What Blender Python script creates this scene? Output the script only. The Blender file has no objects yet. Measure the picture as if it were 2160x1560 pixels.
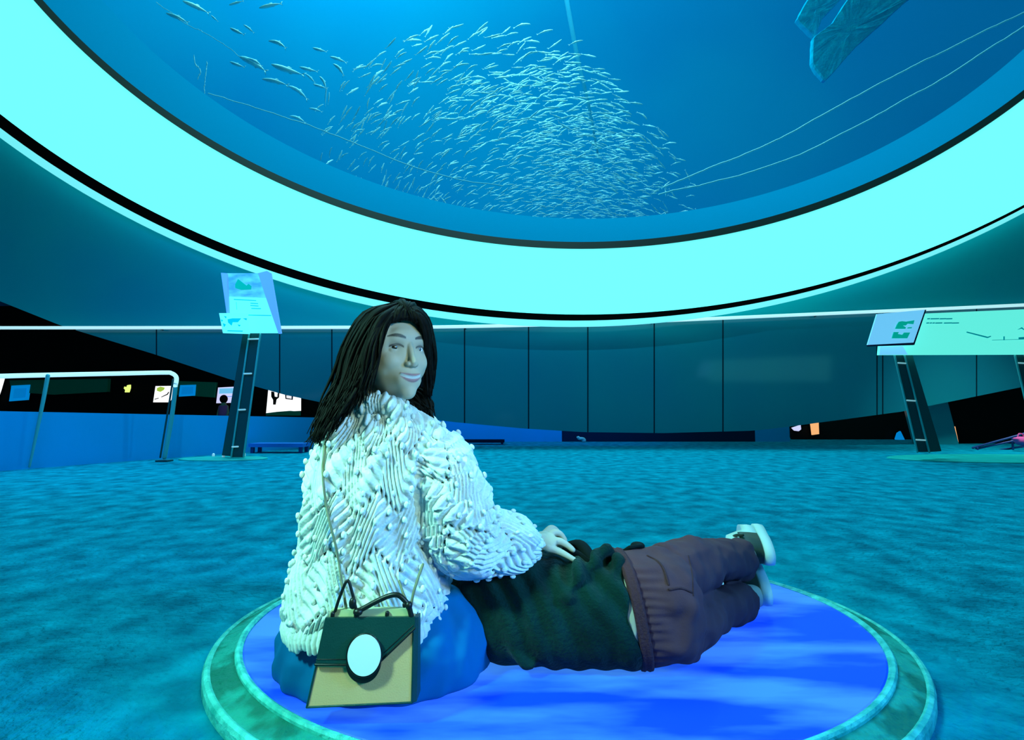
import bpy, bmesh, math, random
import numpy as np
from mathutils import Vector, noise as mnoise
random.seed(7); np.random.seed(7)
PI = math.pi
S = bpy.context.scene
COL = S.collection
# ------------------------------------------------------------------ camera
FPX, CZ, PITCH = 1100.0, 0.67, math.atan(90/1100.0)
cam = bpy.data.cameras.new('camera'); cam.sensor_width = 36; cam.lens = 36*FPX/2160; cam.clip_end = 300
co = bpy.data.objects.new('camera', cam); COL.objects.link(co)
co.location = (0, 0, CZ); co.rotation_euler = (PI/2 + PITCH, 0, 0); S.camera = co
# ------------------------------------------------------------------ view, world, lights
vs = S.view_settings; vs.view_transform = 'Standard'; vs.look = 'None'; vs.gamma = 1; vs.use_curve_mapping = False; vs.exposure = 0
W = bpy.data.worlds.new('hall_ambient'); S.world = W; W.use_nodes = True
bg = W.node_tree.nodes['Background']; bg.inputs[0].default_value = (0.03, 0.42, 0.50, 1); bg.inputs[1].default_value = 0.23
def area(name, loc, target, size, power, color, size_y=None, spread=PI):
    l = bpy.data.lights.new(name, 'AREA'); l.energy = power; l.color = color; l.size = size; l.spread = spread
    if size_y: l.shape = 'RECTANGLE'; l.size_y = size_y
    o = bpy.data.objects.new(name, l); COL.objects.link(o); o.location = loc
    o.rotation_euler = (Vector(target)-Vector(loc)).to_track_quat('-Z', 'Y').to_euler()
    return o
area('hall_spotlight', (-2.0, -0.15, 2.6), (-0.35, 1.25, 0.5), 0.3, 6.5, (0.33, 1.0, 0.80), spread=0.52)
dl = bpy.data.lights.new('overhead_fill', 'SPOT'); dl.energy = 520; dl.color = (0.10, 0.72, 1.0); dl.spot_size = 2.7; dl.spot_blend = 1.0; dl.shadow_soft_size = 0.02  # unseen fill over the floor, kept tiny so the pane shows no reflection
do = bpy.data.objects.new('overhead_fill', dl); COL.objects.link(do); do.location = (1.5, 6.8, 6.1)
area('under_dish_fill', (0.2, 11.1, 1.3), (0.2, 12.2, 0.2), 6.0, 30, (0.02, 0.25, 1.0), size_y=0.2)  # added behind the dish, out of view, to brighten the blue base wall
area('front_fill', (1.4, -0.6, 1.5), (-0.2, 1.3, 0.65), 0.4, 1.7, (0.68, 1.0, 0.80), spread=0.7)  # added unseen fill that lifts the woman's face
area('blue_side_fill', (2.4, 0.2, 1.5), (0.0, 1.35, 0.3), 0.5, 9, (0.06, 0.38, 1.0), spread=0.8)  # added blue fill from the right to tint the sleeve
area('gallery_wall_washer', (-4.4, 5.2, 4.0), (-5.5, 8.5, 0.2), 1.6, 105, (0.05, 0.45, 1.0))
area('gallery_fill_left', (-9, 13.5, 4.6), (-9, 16, 1), 1.0, 30, (1, .9, .95))  # added fill, brightens the small figure in pink
area('gallery_fill_right', (8.5, 7.5, 4.5), (9, 9.5, .3), .6, 22, (.9, 1, .95), spread=1.0)  # added fill, brightens the pink bag
area('tank_fill_front', (1.0, 14.0, 17.5), (1.0, 18, 6.0), 7.0, 950, (0.45, 0.95, 1.0))  # added fill inside the tank so the near sides of the fish brighten
area('tank_lamp_left', (-9.0, 18.5, 31.0), (-6.0, 19.0, 5.0), 8.0, 5200, (0.35, 0.95, 1.0))
area('tank_lamp_middle', (3.0, 18.0, 33.0), (3.0, 18.5, 4.0), 8.0, 2600, (0.35, 0.9, 1.0))
area('tank_lamp_right', (17.0, 18.0, 33.0), (15.0, 20.0, 4.0), 8.0, 1000, (0.2, 0.7, 1.0))
# ------------------------------------------------------------------ projection
cp, sp = math.cos(PITCH), math.sin(PITCH)
def P(px, py, Y):
    a, b = (px-1080)/FPX, (780-py)/FPX
    d = np.array([a, cp - b*sp, sp + b*cp])
    return np.array([0, 0, CZ]) + d*(Y/d[1])
def G(px, py, z=0.0):
    a, b = (px-1080)/FPX, (780-py)/FPX
    d = np.array([a, cp - b*sp, sp + b*cp])
    return np.array([0, 0, CZ]) + d*((z-CZ)/d[2])
# ------------------------------------------------------------------ materials
def mat(name, c, rough=0.6, c2=None, scale=8.0, detail=4.0, stretch=(1,1,1), bump=0.0, bscale=None, emit=None, estr=1.0,
        metal=0.0, spec=0.3, lo=0.35, hi=0.65, ecol2=None, attr=None, sheen=0.0, coords='Object'):
    m = bpy.data.materials.new(name); m.use_nodes = True
    N, L = m.node_tree.nodes, m.node_tree.links
    b = N['Principled BSDF']
    b.inputs['Base Color'].default_value = (*c, 1); b.inputs['Roughness'].default_value = rough
    b.inputs['Metallic'].default_value = metal; b.inputs['Specular IOR Level'].default_value = spec
    if sheen: b.inputs['Sheen Weight'].default_value = sheen
    tc = mp = None
    if c2 is not None or bump or ecol2 is not None:
        tc = N.new('ShaderNodeTexCoord'); mp = N.new('ShaderNodeMapping'); mp.inputs['Scale'].default_value = stretch
        L.new(tc.outputs[coords], mp.inputs[0])
    if c2 is not None or ecol2 is not None:
        n = N.new('ShaderNodeTexNoise'); n.inputs['Scale'].default_value = scale; n.inputs['Detail'].default_value = detail
        L.new(mp.outputs[0], n.inputs['Vector'])
        r = N.new('ShaderNodeMapRange'); r.inputs[1].default_value = lo; r.inputs[2].default_value = hi
        L.new(n.outputs[0], r.inputs[0])
        if c2 is not None:
            x = N.new('ShaderNodeMix'); x.data_type = 'RGBA'; x.inputs[6].default_value = (*c, 1); x.inputs[7].default_value = (*c2, 1)
            L.new(r.outputs[0], x.inputs[0]); L.new(x.outputs[2], b.inputs['Base Color'])
        if ecol2 is not None:
            x2 = N.new('ShaderNodeMix'); x2.data_type = 'RGBA'; x2.inputs[6].default_value = (*emit, 1); x2.inputs[7].default_value = (*ecol2, 1)
            L.new(r.outputs[0], x2.inputs[0]); L.new(x2.outputs[2], b.inputs['Emission Color'])
    if attr:
        a = N.new('ShaderNodeAttribute'); a.attribute_name = attr; L.new(a.outputs[0], b.inputs['Base Color'])
    if bump:
        n2 = N.new('ShaderNodeTexNoise'); n2.inputs['Scale'].default_value = bscale or scale*3; n2.inputs['Detail'].default_value = 5
        L.new(mp.outputs[0], n2.inputs['Vector'])
        bp = N.new('ShaderNodeBump'); bp.inputs['Strength'].default_value = bump; bp.inputs['Distance'].default_value = 0.02
        L.new(n2.outputs[0], bp.inputs['Height']); L.new(bp.outputs[0], b.inputs['Normal'])
    if emit is not None:
        b.inputs['Emission Color'].default_value = (*emit, 1) if ecol2 is None else b.inputs['Emission Color'].default_value
        b.inputs['Emission Strength'].default_value = estr
    return m
def srgb(r, g, b):
    f = lambda v: (v/255/12.92) if v/255 <= 0.04045 else ((v/255+0.055)/1.055)**2.4
    return (f(r), f(g), f(b))
# ------------------------------------------------------------------ object helpers
def new_mesh(name, V, Fc, mats, smooth=True, fm=None, cols=None):
    me = bpy.data.meshes.new(name)
    me.from_pydata([tuple(map(float, v)) for v in V], [], [tuple(int(i) for i in f) for f in Fc])
    for m in (mats if isinstance(mats, (list, tuple)) else [mats]): me.materials.append(m)
    if fm is not None: me.polygons.foreach_set('material_index', np.asarray(fm, dtype=np.int32))
    if smooth is True: me.polygons.foreach_set('use_smooth', np.ones(len(me.polygons), dtype=bool))
    if cols is not None:
        a = me.color_attributes.new('Col', 'FLOAT_COLOR', 'POINT')
        a.data.foreach_set('color', np.c_[cols, np.ones(len(cols))].astype(np.float32).ravel())
    me.update(); return me
def wloc(o):
    v = Vector((0, 0, 0))
    while o: v += o.location; o = o.parent
    return np.array(v)
def obj(name, VF, mats, parent=None, smooth=True, fm=None, cols=None, origin=None, label=None):
    V, Fc = VF; V = np.asarray(V, float)
    base = wloc(parent) if parent else np.zeros(3)
    loc = np.zeros(3) if origin is None else np.asarray(origin, float)-base
    me = new_mesh(name, V-base-loc, Fc, mats, smooth, fm, cols)
    o = bpy.data.objects.new(name, me); COL.objects.link(o); o.location = loc
    if parent: o.parent = parent
    if label: o['label'] = label
    return o
def tag(o, label, cat, group=None, kind=None):
    o['label'] = label; o['category'] = cat
    if group: o['group'] = group
    if kind: o['kind'] = kind
    return o
def thing(name, label, cat, loc, group=None):
    o = bpy.data.objects.new(name, None); COL.objects.link(o); o.location = tuple(map(float, loc)); o.empty_display_size = 0.1
    return tag(o, label, cat, group)
def struct(name, VF, m, smooth=False, fm=None, label=None, cat=None):
    o = obj(name, VF, m, None, smooth, fm); o['kind'] = 'structure'
    if label: o['label'] = label
    if cat: o['category'] = cat
    return o
def join(*parts):
    V, Fc, n = [], [], 0
    for v, f in parts:
        v = np.asarray(v, float); V.append(v); Fc += [tuple(i+n for i in q) for q in f]; n += len(v)
    return np.vstack(V), Fc
def box(c, s, rot=None):
    c = np.asarray(c, float); s = np.asarray(s, float)/2
    V = np.array([[x, y, z] for x in (-1, 1) for y in (-1, 1) for z in (-1, 1)], float)*s
    if rot is not None: V = V @ np.asarray(rot).T
    return V+c, [(0,1,3,2), (4,6,7,5), (0,4,5,1), (2,3,7,6), (0,2,6,4), (1,5,7,3)]
def hexa(a, b):   # two quads, front and back
    V = np.vstack([a, b]); return V, [(0,1,2,3), (7,6,5,4), (0,4,5,1), (1,5,6,2), (2,6,7,3), (3,7,4,0)]
def prism(front, off):   # polygon (n,3) extruded by vector off
    a = np.asarray(front, float); n = len(a); V = np.vstack([a, a+np.asarray(off, float)])
    return V, [tuple(range(n)), tuple(range(2*n-1, n-1, -1))] + [(i, n+i, n+(i+1) % n, (i+1) % n) for i in range(n)]
def pxprism(poly, Y, th=0.03, dz=0.0):
    return prism([P(x, y, Y) for x, y in poly], (0, th, dz))
def ellipsoid(c, r, axes=None, nu=24, nv=16):
    V, Fc = [], []
    for j in range(1, nv):
        t = PI*j/nv
        for i in range(nu):
            p = 2*PI*i/nu; V.append((math.sin(t)*math.cos(p), math.sin(t)*math.sin(p), math.cos(t)))
    V += [(0,0,1), (0,0,-1)]; V = np.array(V)*np.asarray(r, float)
    for j in range(nv-2):
        for i in range(nu):
            a, b = j*nu+i, j*nu+(i+1) % nu; Fc.append((a, a+nu, b+nu, b))
    T, B = len(V)-2, len(V)-1
    for i in range(nu): Fc.append((T, i, (i+1) % nu)); k = (nv-2)*nu; Fc.append((B, k+(i+1) % nu, k+i))
    if axes is not None: V = V @ np.asarray(axes)
    return V+np.asarray(c, float), Fc
def spline(pts, n):    # Catmull-Rom resample of (k,d)
    p = np.asarray(pts, float); k = len(p)
    if k == 2: return p[0]+(p[1]-p[0])*np.linspace(0, 1, n)[:, None]
    q = np.vstack([2*p[0]-p[1], p, 2*p[-1]-p[-2]]); out = []
    for s in np.linspace(0, k-1, n):
        i = min(int(s), k-2); t = s-i; a, b, c, d = q[i], q[i+1], q[i+2], q[i+3]
        out.append(0.5*((2*b)+(c-a)*t+(2*a-5*b+4*c-d)*t*t+(3*b-a-3*c+d)*t**3))
    return np.array(out)
def tube(pts, rad, n=14, round_ends=True, flat=1.0, up=None, res=None):
    p = np.asarray(pts, float); r = np.full(len(p), rad) if np.isscalar(rad) else np.asarray(rad, float)
    if res: q = spline(np.c_[p, r], res); p, r = q[:, :3], np.maximum(q[:, 3], 1e-4)
    if round_ends:
        d0 = p[0]-p[1]; d0 /= np.linalg.norm(d0); d1 = p[-1]-p[-2]; d1 /= np.linalg.norm(d1)
        a = [(1.0, .08), (.85, .53), (.5, .87)]
        p = np.vstack([[p[0]+d0*r[0]*k for k, _ in a], p, [p[-1]+d1*r[-1]*k for k, _ in a[::-1]]])
        r = np.r_[[r[0]*s for _, s in a], r, [r[-1]*s for _, s in a[::-1]]]
    T = np.gradient(p, axis=0); T /= np.linalg.norm(T, axis=1)[:, None]+1e-12
    u = np.array([0, 0, 1.0]) if up is None else np.asarray(up, float)
    if abs(T[0] @ u) > .95: u = np.array([1.0, 0, 0])
    V, Fc = [], []
    for i in range(len(p)):
        u = u-T[i]*(T[i] @ u); u /= np.linalg.norm(u); w = np.cross(T[i], u)
        for k in range(n):
            t = 2*PI*k/n; V.append(p[i]+r[i]*(math.cos(t)*w+math.sin(t)*u*flat))
    for i in range(len(p)-1):
        for k in range(n):
            a, b = i*n+k, i*n+(k+1) % n; Fc.append((a, b, b+n, a+n))
    Fc.append(tuple(range(n-1, -1, -1))); Fc.append(tuple(range((len(p)-1)*n, len(p)*n)))
    return np.array(V), Fc
def loft(rings, cap=True, closed=True):
    n = len(rings[0]); V = np.vstack(rings); Fc = []
    for i in range(len(rings)-1):
        for k in range(n if closed else n-1):
            a, b = i*n+k, i*n+(k+1) % n; Fc.append((a, b, b+n, a+n))
    if cap: Fc.append(tuple(range(n-1, -1, -1))); Fc.append(tuple(range((len(rings)-1)*n, len(rings)*n)))
    return V, Fc
def remesh(parts, voxel, smooth=4):
    V, Fc = join(*parts); me = bpy.data.meshes.new('tmp'); me.from_pydata([tuple(v) for v in V], [], Fc); me.update()
    bm = bmesh.new(); bm.from_mesh(me); bmesh.ops.recalc_face_normals(bm, faces=bm.faces); bm.to_mesh(me); bm.free()
    o = bpy.data.objects.new('tmp', me); COL.objects.link(o)
    m = o.modifiers.new('r', 'REMESH'); m.mode = 'VOXEL'; m.voxel_size = voxel
    if smooth: k = o.modifiers.new('s', 'SMOOTH'); k.factor = .5; k.iterations = smooth
    dg = bpy.context.evaluated_depsgraph_get(); dg.update()
    e = o.evaluated_get(dg).to_mesh()
    nv = len(e.vertices); v = np.empty(nv*3, np.float32); e.vertices.foreach_get('co', v)
    f = [tuple(p.vertices) for p in e.polygons]
    nn = np.empty(nv*3, np.float32); e.vertices.foreach_get('normal', nn)
    v = v.reshape(-1, 3).astype(float); nn = nn.reshape(-1, 3).astype(float)
    bpy.data.objects.remove(o); bpy.data.meshes.remove(me)
    return v, f, nn
def gs(x, s): return np.exp(-(x/s)**2)
def polydist(V, path):      # nearest point on polyline: distance, arclength, offset vector
    best = np.full(len(V), 1e9); s_at = np.zeros(len(V)); off = np.zeros_like(V); tan = np.zeros_like(V); s0 = 0
    for a, b in zip(path[:-1], path[1:]):
        d = b-a; L = np.linalg.norm(d); t = np.clip(((V-a) @ d)/(L*L), 0, 1); q = V-(a+t[:, None]*d); r = np.linalg.norm(q, axis=1)
        k = r < best; best[k] = r[k]; s_at[k] = s0+t[k]*L; off[k] = q[k]; tan[k] = d/L; s0 += L
    return best, s_at, off, tan

# ================================================================== MATERIALS
M = {}
M['carpet'] = mat('carpet', (0.0, 0.17, 0.26), .95, c2=(0.0, 0.42, 0.58), scale=6.5, detail=12, stretch=(1.1, 1, 1), bump=1.0, bscale=38, spec=0.02, lo=.33, hi=.72)
M['wall_teal'] = mat('wall_teal', (0.0, 0.42, 0.54), .55, c2=(0.0, 0.50, 0.54), scale=.35, spec=.12)
M['wall_gloss'] = mat('wall_gloss', (0.006, 0.23, 0.32), .12, c2=(0.006, 0.27, 0.32), scale=.4, spec=.35)
M['seam'] = mat('seam', (0.0, 0.02, 0.035), .6, spec=.1)
M['ring_glow'] = mat('ring_glow', (.1, .6, .6), .7, emit=(.165, 1.0, 1.0), estr=1.0, spec=0)
M['lip_glow'] = mat('lip_glow', (.2, .7, .7), .7, emit=(.2, .92, .95), estr=.85, spec=0)
M['black'] = mat('black_rubber', (.003, .005, .004), .9, spec=.0)
M['gasket'] = mat('gasket', (.002, .016, .012), .6, spec=.1)
M['rail_white'] = mat('rail_white', (.7, .9, .9), .3, emit=(.6, .95, .97), estr=.75, spec=.4)
M['water_wall'] = mat('tank_liner', (0.0, 0.22, 0.47), .9, c2=(0.0, 0.26, 0.49), scale=.12, detail=2, spec=0)
M['reveal'] = mat('tank_reveal', (0.0, 0.28, 0.52), .9, spec=0)
M['rope'] = mat('rope', (.45, .9, .95), .8, bump=.4, spec=0)
M['pole'] = mat('tank_pole', (.0, .30, .50), .7, spec=.1)
M['rock'] = mat('tank_rock', (0.0, .46, .72), .9, c2=(.0, .60, .80), scale=5, detail=8, bump=.6, bscale=14, spec=0, lo=.45, hi=.7)
M['fish'] = mat('fish_silver', (.5, .97, .97), .35, c2=(.35, .9, .95), scale=3, spec=.5)
M['bigfish'] = mat('fish_blue_grey', (.10, .62, .80), .4, c2=(.4, .92, .95), scale=2.2, spec=.4)
M['blue_wall'] = mat('blue_wall', (0.0, 0.42, 0.85), .8, c2=(0.0, .40, .78), scale=.5, spec=.05)
M['dark_wall'] = mat('dark_wall', (.004, .006, .006), .9, spec=.05)
M['dark_green'] = mat('dark_green_beam', (.02, .26, .14), .9, spec=.05)
M['navy'] = mat('navy', (0.0, .02, .06), .6, spec=.1)
M['brown_dark'] = mat('brown_dark', (.02, .014, .014), .9, spec=.05)
M['steel_dark'] = mat('steel_teal', (.002, .07, .08), .45, spec=.4)
M['steel_edge'] = mat('steel_edge', (.12, .5, .5), .3, spec=.5)
M['steel_white'] = mat('steel_white', (.75, .95, .95), .3, spec=.5, emit=(.5, .9, .9), estr=.25)
M['base_green'] = mat('base_green', (.0, .55, .48), .5, c2=(0, .42, .36), scale=5, spec=.3)
M['blue_bench'] = mat('bench_blue', (.02, .2, .7), .5, spec=.2)
M['blue_steel'] = mat('navy_steel', (.004, .04, .2), .4, spec=.4)
# ================================================================== SETTING
def circ(cx, cy, R, Y, ts): return np.array([P(cx+R*math.sin(t), cy+R*math.cos(t), Y) for t in ts])
TS = np.linspace(-1.5, 1.5, 181)
fl = np.array([[-30, -6, 0], [40, -6, 0], [40, 30, 0], [-30, 30, 0]], float)
struct('floor', hexa(fl, fl-[0, 0, .1]), M['carpet'])
# window: bevelled glowing ring, gaskets, pane
OUT = (1228, -1336, 2000, 10.2); INN = (1226, -1010, 1522, 12.0)
win = struct('window_1', join(loft([circ(*OUT[:2], OUT[2], OUT[3], TS), circ(*INN[:2], INN[2]+12, INN[3]-.1, TS)], cap=False, closed=False),
             loft([circ(*OUT[:2], OUT[2], OUT[3]+.15, TS), circ(*INN[:2], INN[2]+12, INN[3]+.1, TS)], cap=False, closed=False)), M['ring_glow'], smooth=True)
def ring_prof(prof, name, m):
    rings = [circ(c[0], c[1], c[2], c[3], TS) for c in prof]; rings.append(rings[0])
    return obj(name, loft(rings, cap=False, closed=False), m, win, smooth=False)
ring_prof([(1226, -1010, 1520, 11.98), (1226, -1010, 1534, 11.85), (1226, -1010, 1537, 12.0), (1226, -1010, 1522, 12.2)], 'inner_gasket', M['gasket'])
# seam widens to the left as in the place: an offset strip
def strip(cA, cB, name, m, Y0, th=.08):
    a = circ(*cA, Y0, TS); b = circ(*cB, Y0, TS); off = np.array([0, th, 0])
    return obj(name, loft([a, b, b+off, a+off, a], cap=False, closed=False), m, win, smooth=False)
strip((1228, -1336, 1999), (1212, -1336, 2012), 'shadow_gap', M['black'], 10.15)
strip((1212, -1336, 2012), (1205, -1336, 2024), 'outer_lip', M['lip_glow'], 10.12)
gm = bpy.data.materials.new('acrylic'); gm.use_nodes = True
_n, _l = gm.node_tree.nodes, gm.node_tree.links; _n.remove(_n['Principled BSDF'])
tr = _n.new('ShaderNodeBsdfTransparent'); tr.inputs[0].default_value = (.92, .99, 1, 1); gl = _n.new('ShaderNodeBsdfGlossy'); gl.inputs['Roughness'].default_value = .02
gl.inputs[0].default_value = (.3, .9, 1, 1)
mx = _n.new('ShaderNodeMixShader'); mx.inputs[0].default_value = .035
_l.new(tr.outputs[0], mx.inputs[1]); _l.new(gl.outputs[0], mx.inputs[2]); _l.new(mx.outputs[0], _n['Material Output'].inputs[0])
M['acrylic'] = gm
pc = circ(1226, -1010, 1528, 12.05, TS)
obj('pane', prism(pc, (0, .06, 0)), gm, win, smooth=False)
# wall round the window and glossy lower wall
rail_pts = [(-900, 690), (0, 691), (740, 690), (1000, 688), (1300, 680), (1700, 663), (2160, 643), (3100, 600)]
def interp(pts, x): return float(np.interp(x, [p[0] for p in pts], [p[1] for p in pts]))
arc_pts = [(-900, 180), (-300, 505), (0, 635), (130, 687), (320, 745), (480, 798), (600, 832), (700, 853), (830, 874), (960, 890), (1100, 903), (1230, 911), (1400, 913), (1590, 908), (1660, 900), (1900, 868), (2160, 815), (3100, 600)]
def ring_bottom(x): return -1336 + math.sqrt(max(2016**2-(x-1210)**2, 0))
WY = 10.5
seams = [330, 590, 700, 980, 1115, 1240, 1380, 1525, 1850, 1862, 2060]
xs = sorted(set(list(range(-780, 3140, 20)) + [s-1.4 for s in seams] + [s+1.4 for s in seams]))
def panel(top, bot, name, m, seam=False):
    cols = [x for x in xs if bot(x)-top(x) > 1]
    a = np.array([P(x, top(x), WY) for x in cols]); b = np.array([P(x, bot(x), WY) for x in cols]); off = np.array([0, .12, 0])
    VF = loft([a, b, b+off, a+off, a], cap=False, closed=False)
    fm = []
    for i in range(4):
        for k in range(len(cols)-1): fm.append(1 if seam and any(abs((cols[k]+cols[k+1])/2-s) < 1.4 for s in seams) else 0)
    return struct(name, VF, m, fm=fm)
panel(ring_bottom, lambda x: min(interp(rail_pts, x), interp(arc_pts, x)), 'wall_upper', [M['wall_teal']])
panel(lambda x: max(interp(rail_pts, x), ring_bottom(x)), lambda x: interp(arc_pts, x), 'wall_lower', [M['wall_gloss'], M['seam']], True)
# lit handrail that follows the wall
rail = thing('wall_handrail', 'long thin white lit handrail running along the teal aquarium wall', 'handrail', P(1080, 688, 10.3))
obj('rail', tube(spline([P(x, y, 10.3) for x, y in rail_pts], 60), .033, n=10), M['rail_white'], rail)
for x in (330, 980, 1380, 1730):
    q = P(x, interp(rail_pts, x), 10.3); obj('bracket', tube([q, q+[0, .22, -.02]], .012, n=8), M['steel_dark'], rail)
# tank shell
ang = np.linspace(-1.25, 1.25, 41); bk = [np.array([[3+26*math.sin(t), 12.6+15*math.cos(t), z] for t in ang]) for z in (4.25, 8, 16, 40)]
struct('wall_tank', loft(bk, cap=False, closed=False), M['water_wall'], smooth=True)
tf = np.array([[-24, 12.3, 4.3], [30, 12.3, 4.3], [30, 29, 4.3], [-24, 29, 4.3]], float)
struct('floor_tank', hexa(tf, tf-[0, 0, .2]), M['water_wall'])
ra = circ(1226, -1010, 1530, 12.2, TS); rb = circ(1238, -905, 1366, 13.6, TS); rc = circ(1238, -905, 1372, 13.75, TS); rd = circ(1226, -1010, 1545, 12.3, TS)
struct('trim_1', loft([ra, rb, rc, rd, ra], cap=False, closed=False), M['reveal'], smooth=False)
# low blue wall on the left, base walls under the dish, dark gallery behind
a0, a1 = G(-420, 1025), G(664, 942)
def wall_between(p, q, h0, h1, th=.12):
    d = (q-p); nrm = np.array([-d[1], d[0], 0]); nrm = nrm/np.linalg.norm(nrm)*th
    A = np.array([p, q, q+[0, 0, h1], p+[0, 0, h0]]); return hexa(A, A+nrm)
struct('wall_left', wall_between(a0, a1, .72, .575), M['blue_wall'])
w0, w1, w2, w3 = (np.array([P(x, 900, 12.2)[0], 12.2, 0]) for x in (925, 1185, 1592, 1665))
struct('wall_base', wall_between(w0, w1, .5, .30), M['blue_wall'])
struct('wall_base_dark', wall_between(w1, w2, .32, .32), M['navy'])
struct('wall_base_right', wall_between(w2, w3, .5, .5), M['blue_wall'])
struct('wall_gallery', box((0, 16.66, 2.04), (70, .2, 4.08)), M['dark_wall'])
for nm, poly, Y, mm in (('trim_2', [(20, 802), (228, 798), (226, 826), (110, 832), (24, 826)], 16.42, 'dark_green'), ('trim_3', [(368, 803), (455, 806), (452, 838), (366, 832)], 16.42, 'dark_green'),
                        ('wall_right', [(1665, 905), (1930, 860), (1930, 940), (1675, 932)], 13.2, 'brown_dark'),
                        ('wall_right_dark', [(1990, 848), (2300, 770), (2300, 960), (2024, 948)], 11.5, 'dark_wall')):
    struct(nm, pxprism(poly, Y, .12), M[mm])
struct('wall_pillar', pxprism([(1925, 850), (1996, 835), (2026, 948), (1950, 945)], 11.2, .3), M['wall_gloss'])

# ================================================================== ROUND PLATFORM
DC = np.array([.134, 1.665, 0.0]); DA, DB = .985, .79; DT = .05
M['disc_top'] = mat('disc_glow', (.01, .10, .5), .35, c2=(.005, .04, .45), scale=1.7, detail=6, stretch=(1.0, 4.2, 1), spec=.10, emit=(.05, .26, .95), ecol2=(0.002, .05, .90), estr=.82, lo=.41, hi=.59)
M['disc_rim'] = mat('disc_rim', (0.0, .17, .12), .6, c2=(.01, .36, .28), scale=11, detail=6, bump=.8, bscale=40, spec=.2, lo=.44, hi=.56)
M['disc_lip'] = mat('disc_lip', (.10, .75, .66), .5, c2=(.02, .45, .38), scale=30, detail=5, bump=.5, bscale=60, spec=.3)
plat = thing('round_platform', 'low oval platform with glowing blue top and mottled green rim', 'platform', DC)
def ell(off, z, n=128):
    return np.array([[DC[0]+(DA-off)*math.cos(t), DC[1]+(DB-off)*math.sin(t), z] for t in np.linspace(0, 2*PI, n, endpoint=False)])
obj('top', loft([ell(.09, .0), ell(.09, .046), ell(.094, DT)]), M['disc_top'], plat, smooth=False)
obj('rim', loft([ell(.016, 0), ell(.016, .028), ell(.072, .044), ell(.074, 0)], cap=False), M['disc_rim'], plat, smooth=False)
obj('outer_edge', loft([ell(0, 0), ell(0, .022), ell(.004, .03), ell(.012, .034), ell(.018, .03), ell(.018, 0)], cap=False), M['disc_lip'], plat, smooth=False)
obj('inner_edge', loft([ell(.071, 0), ell(.071, .05), ell(.075, .055), ell(.082, .055), ell(.0895, .05), ell(.0895, 0)], cap=False), M['disc_lip'], plat, smooth=False)

# ================================================================== PEOPLE
M['skin'] = mat('skin', (.6, .45, .36), .5, attr='Col', spec=.3)
M['hair'] = mat('dark_hair', (.003, .0028, .002), .6, c2=(.009, .007, .005), scale=30, stretch=(6, 6, .6), spec=.07)
M['eye'] = [mat('eye_white', (.75, .75, .72), .25, spec=.5), mat('iris_brown', (.03, .018, .01), .2, spec=.6)]
M['knit'] = mat('white_knit', (.80, .82, .78), 1.0, c2=(.66, .72, .68), scale=55, detail=3, bump=.2, bscale=160, spec=0)
M['skirt'] = mat('blue_satin', (.0, .10, .26), .7, c2=(.0, .13, .32), scale=5, spec=.06)
M['gold'] = mat('silver_earring', (.9, .9, .8), .2, metal=.9)
M['green_sweater'] = mat('dark_green_fleece', (.004, .034, .027), .9, c2=(.002, .015, .013), scale=9, detail=6, bump=.35, bscale=120, spec=.05, sheen=.05)
M['pants'] = mat('brown_cotton', (.135, .046, .052), .85, c2=(.10, .036, .046), scale=14, detail=5, bump=.08, bscale=220, spec=.1)
M['pants_dark'] = mat('brown_waistband', (.085, .028, .032), .85, bump=.3, bscale=150, spec=.1)
M['black_cloth'] = mat('black_cloth', (.004, .008, .008), .8, spec=.1)
M['shoe_white'] = mat('shoe_white', (.72, .80, .74), .55, spec=.3)
M['shoe_dark'] = mat('shoe_dark', (.012, .03, .02), .45, c2=(.10, .07, .03), scale=9, spec=.3)
SKIN, LIP, BROW, LASH, TEETH = (.56, .45, .32), (.42, .20, .20), (.06, .05, .04), (.03, .025, .02), (.62, .60, .55)

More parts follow.
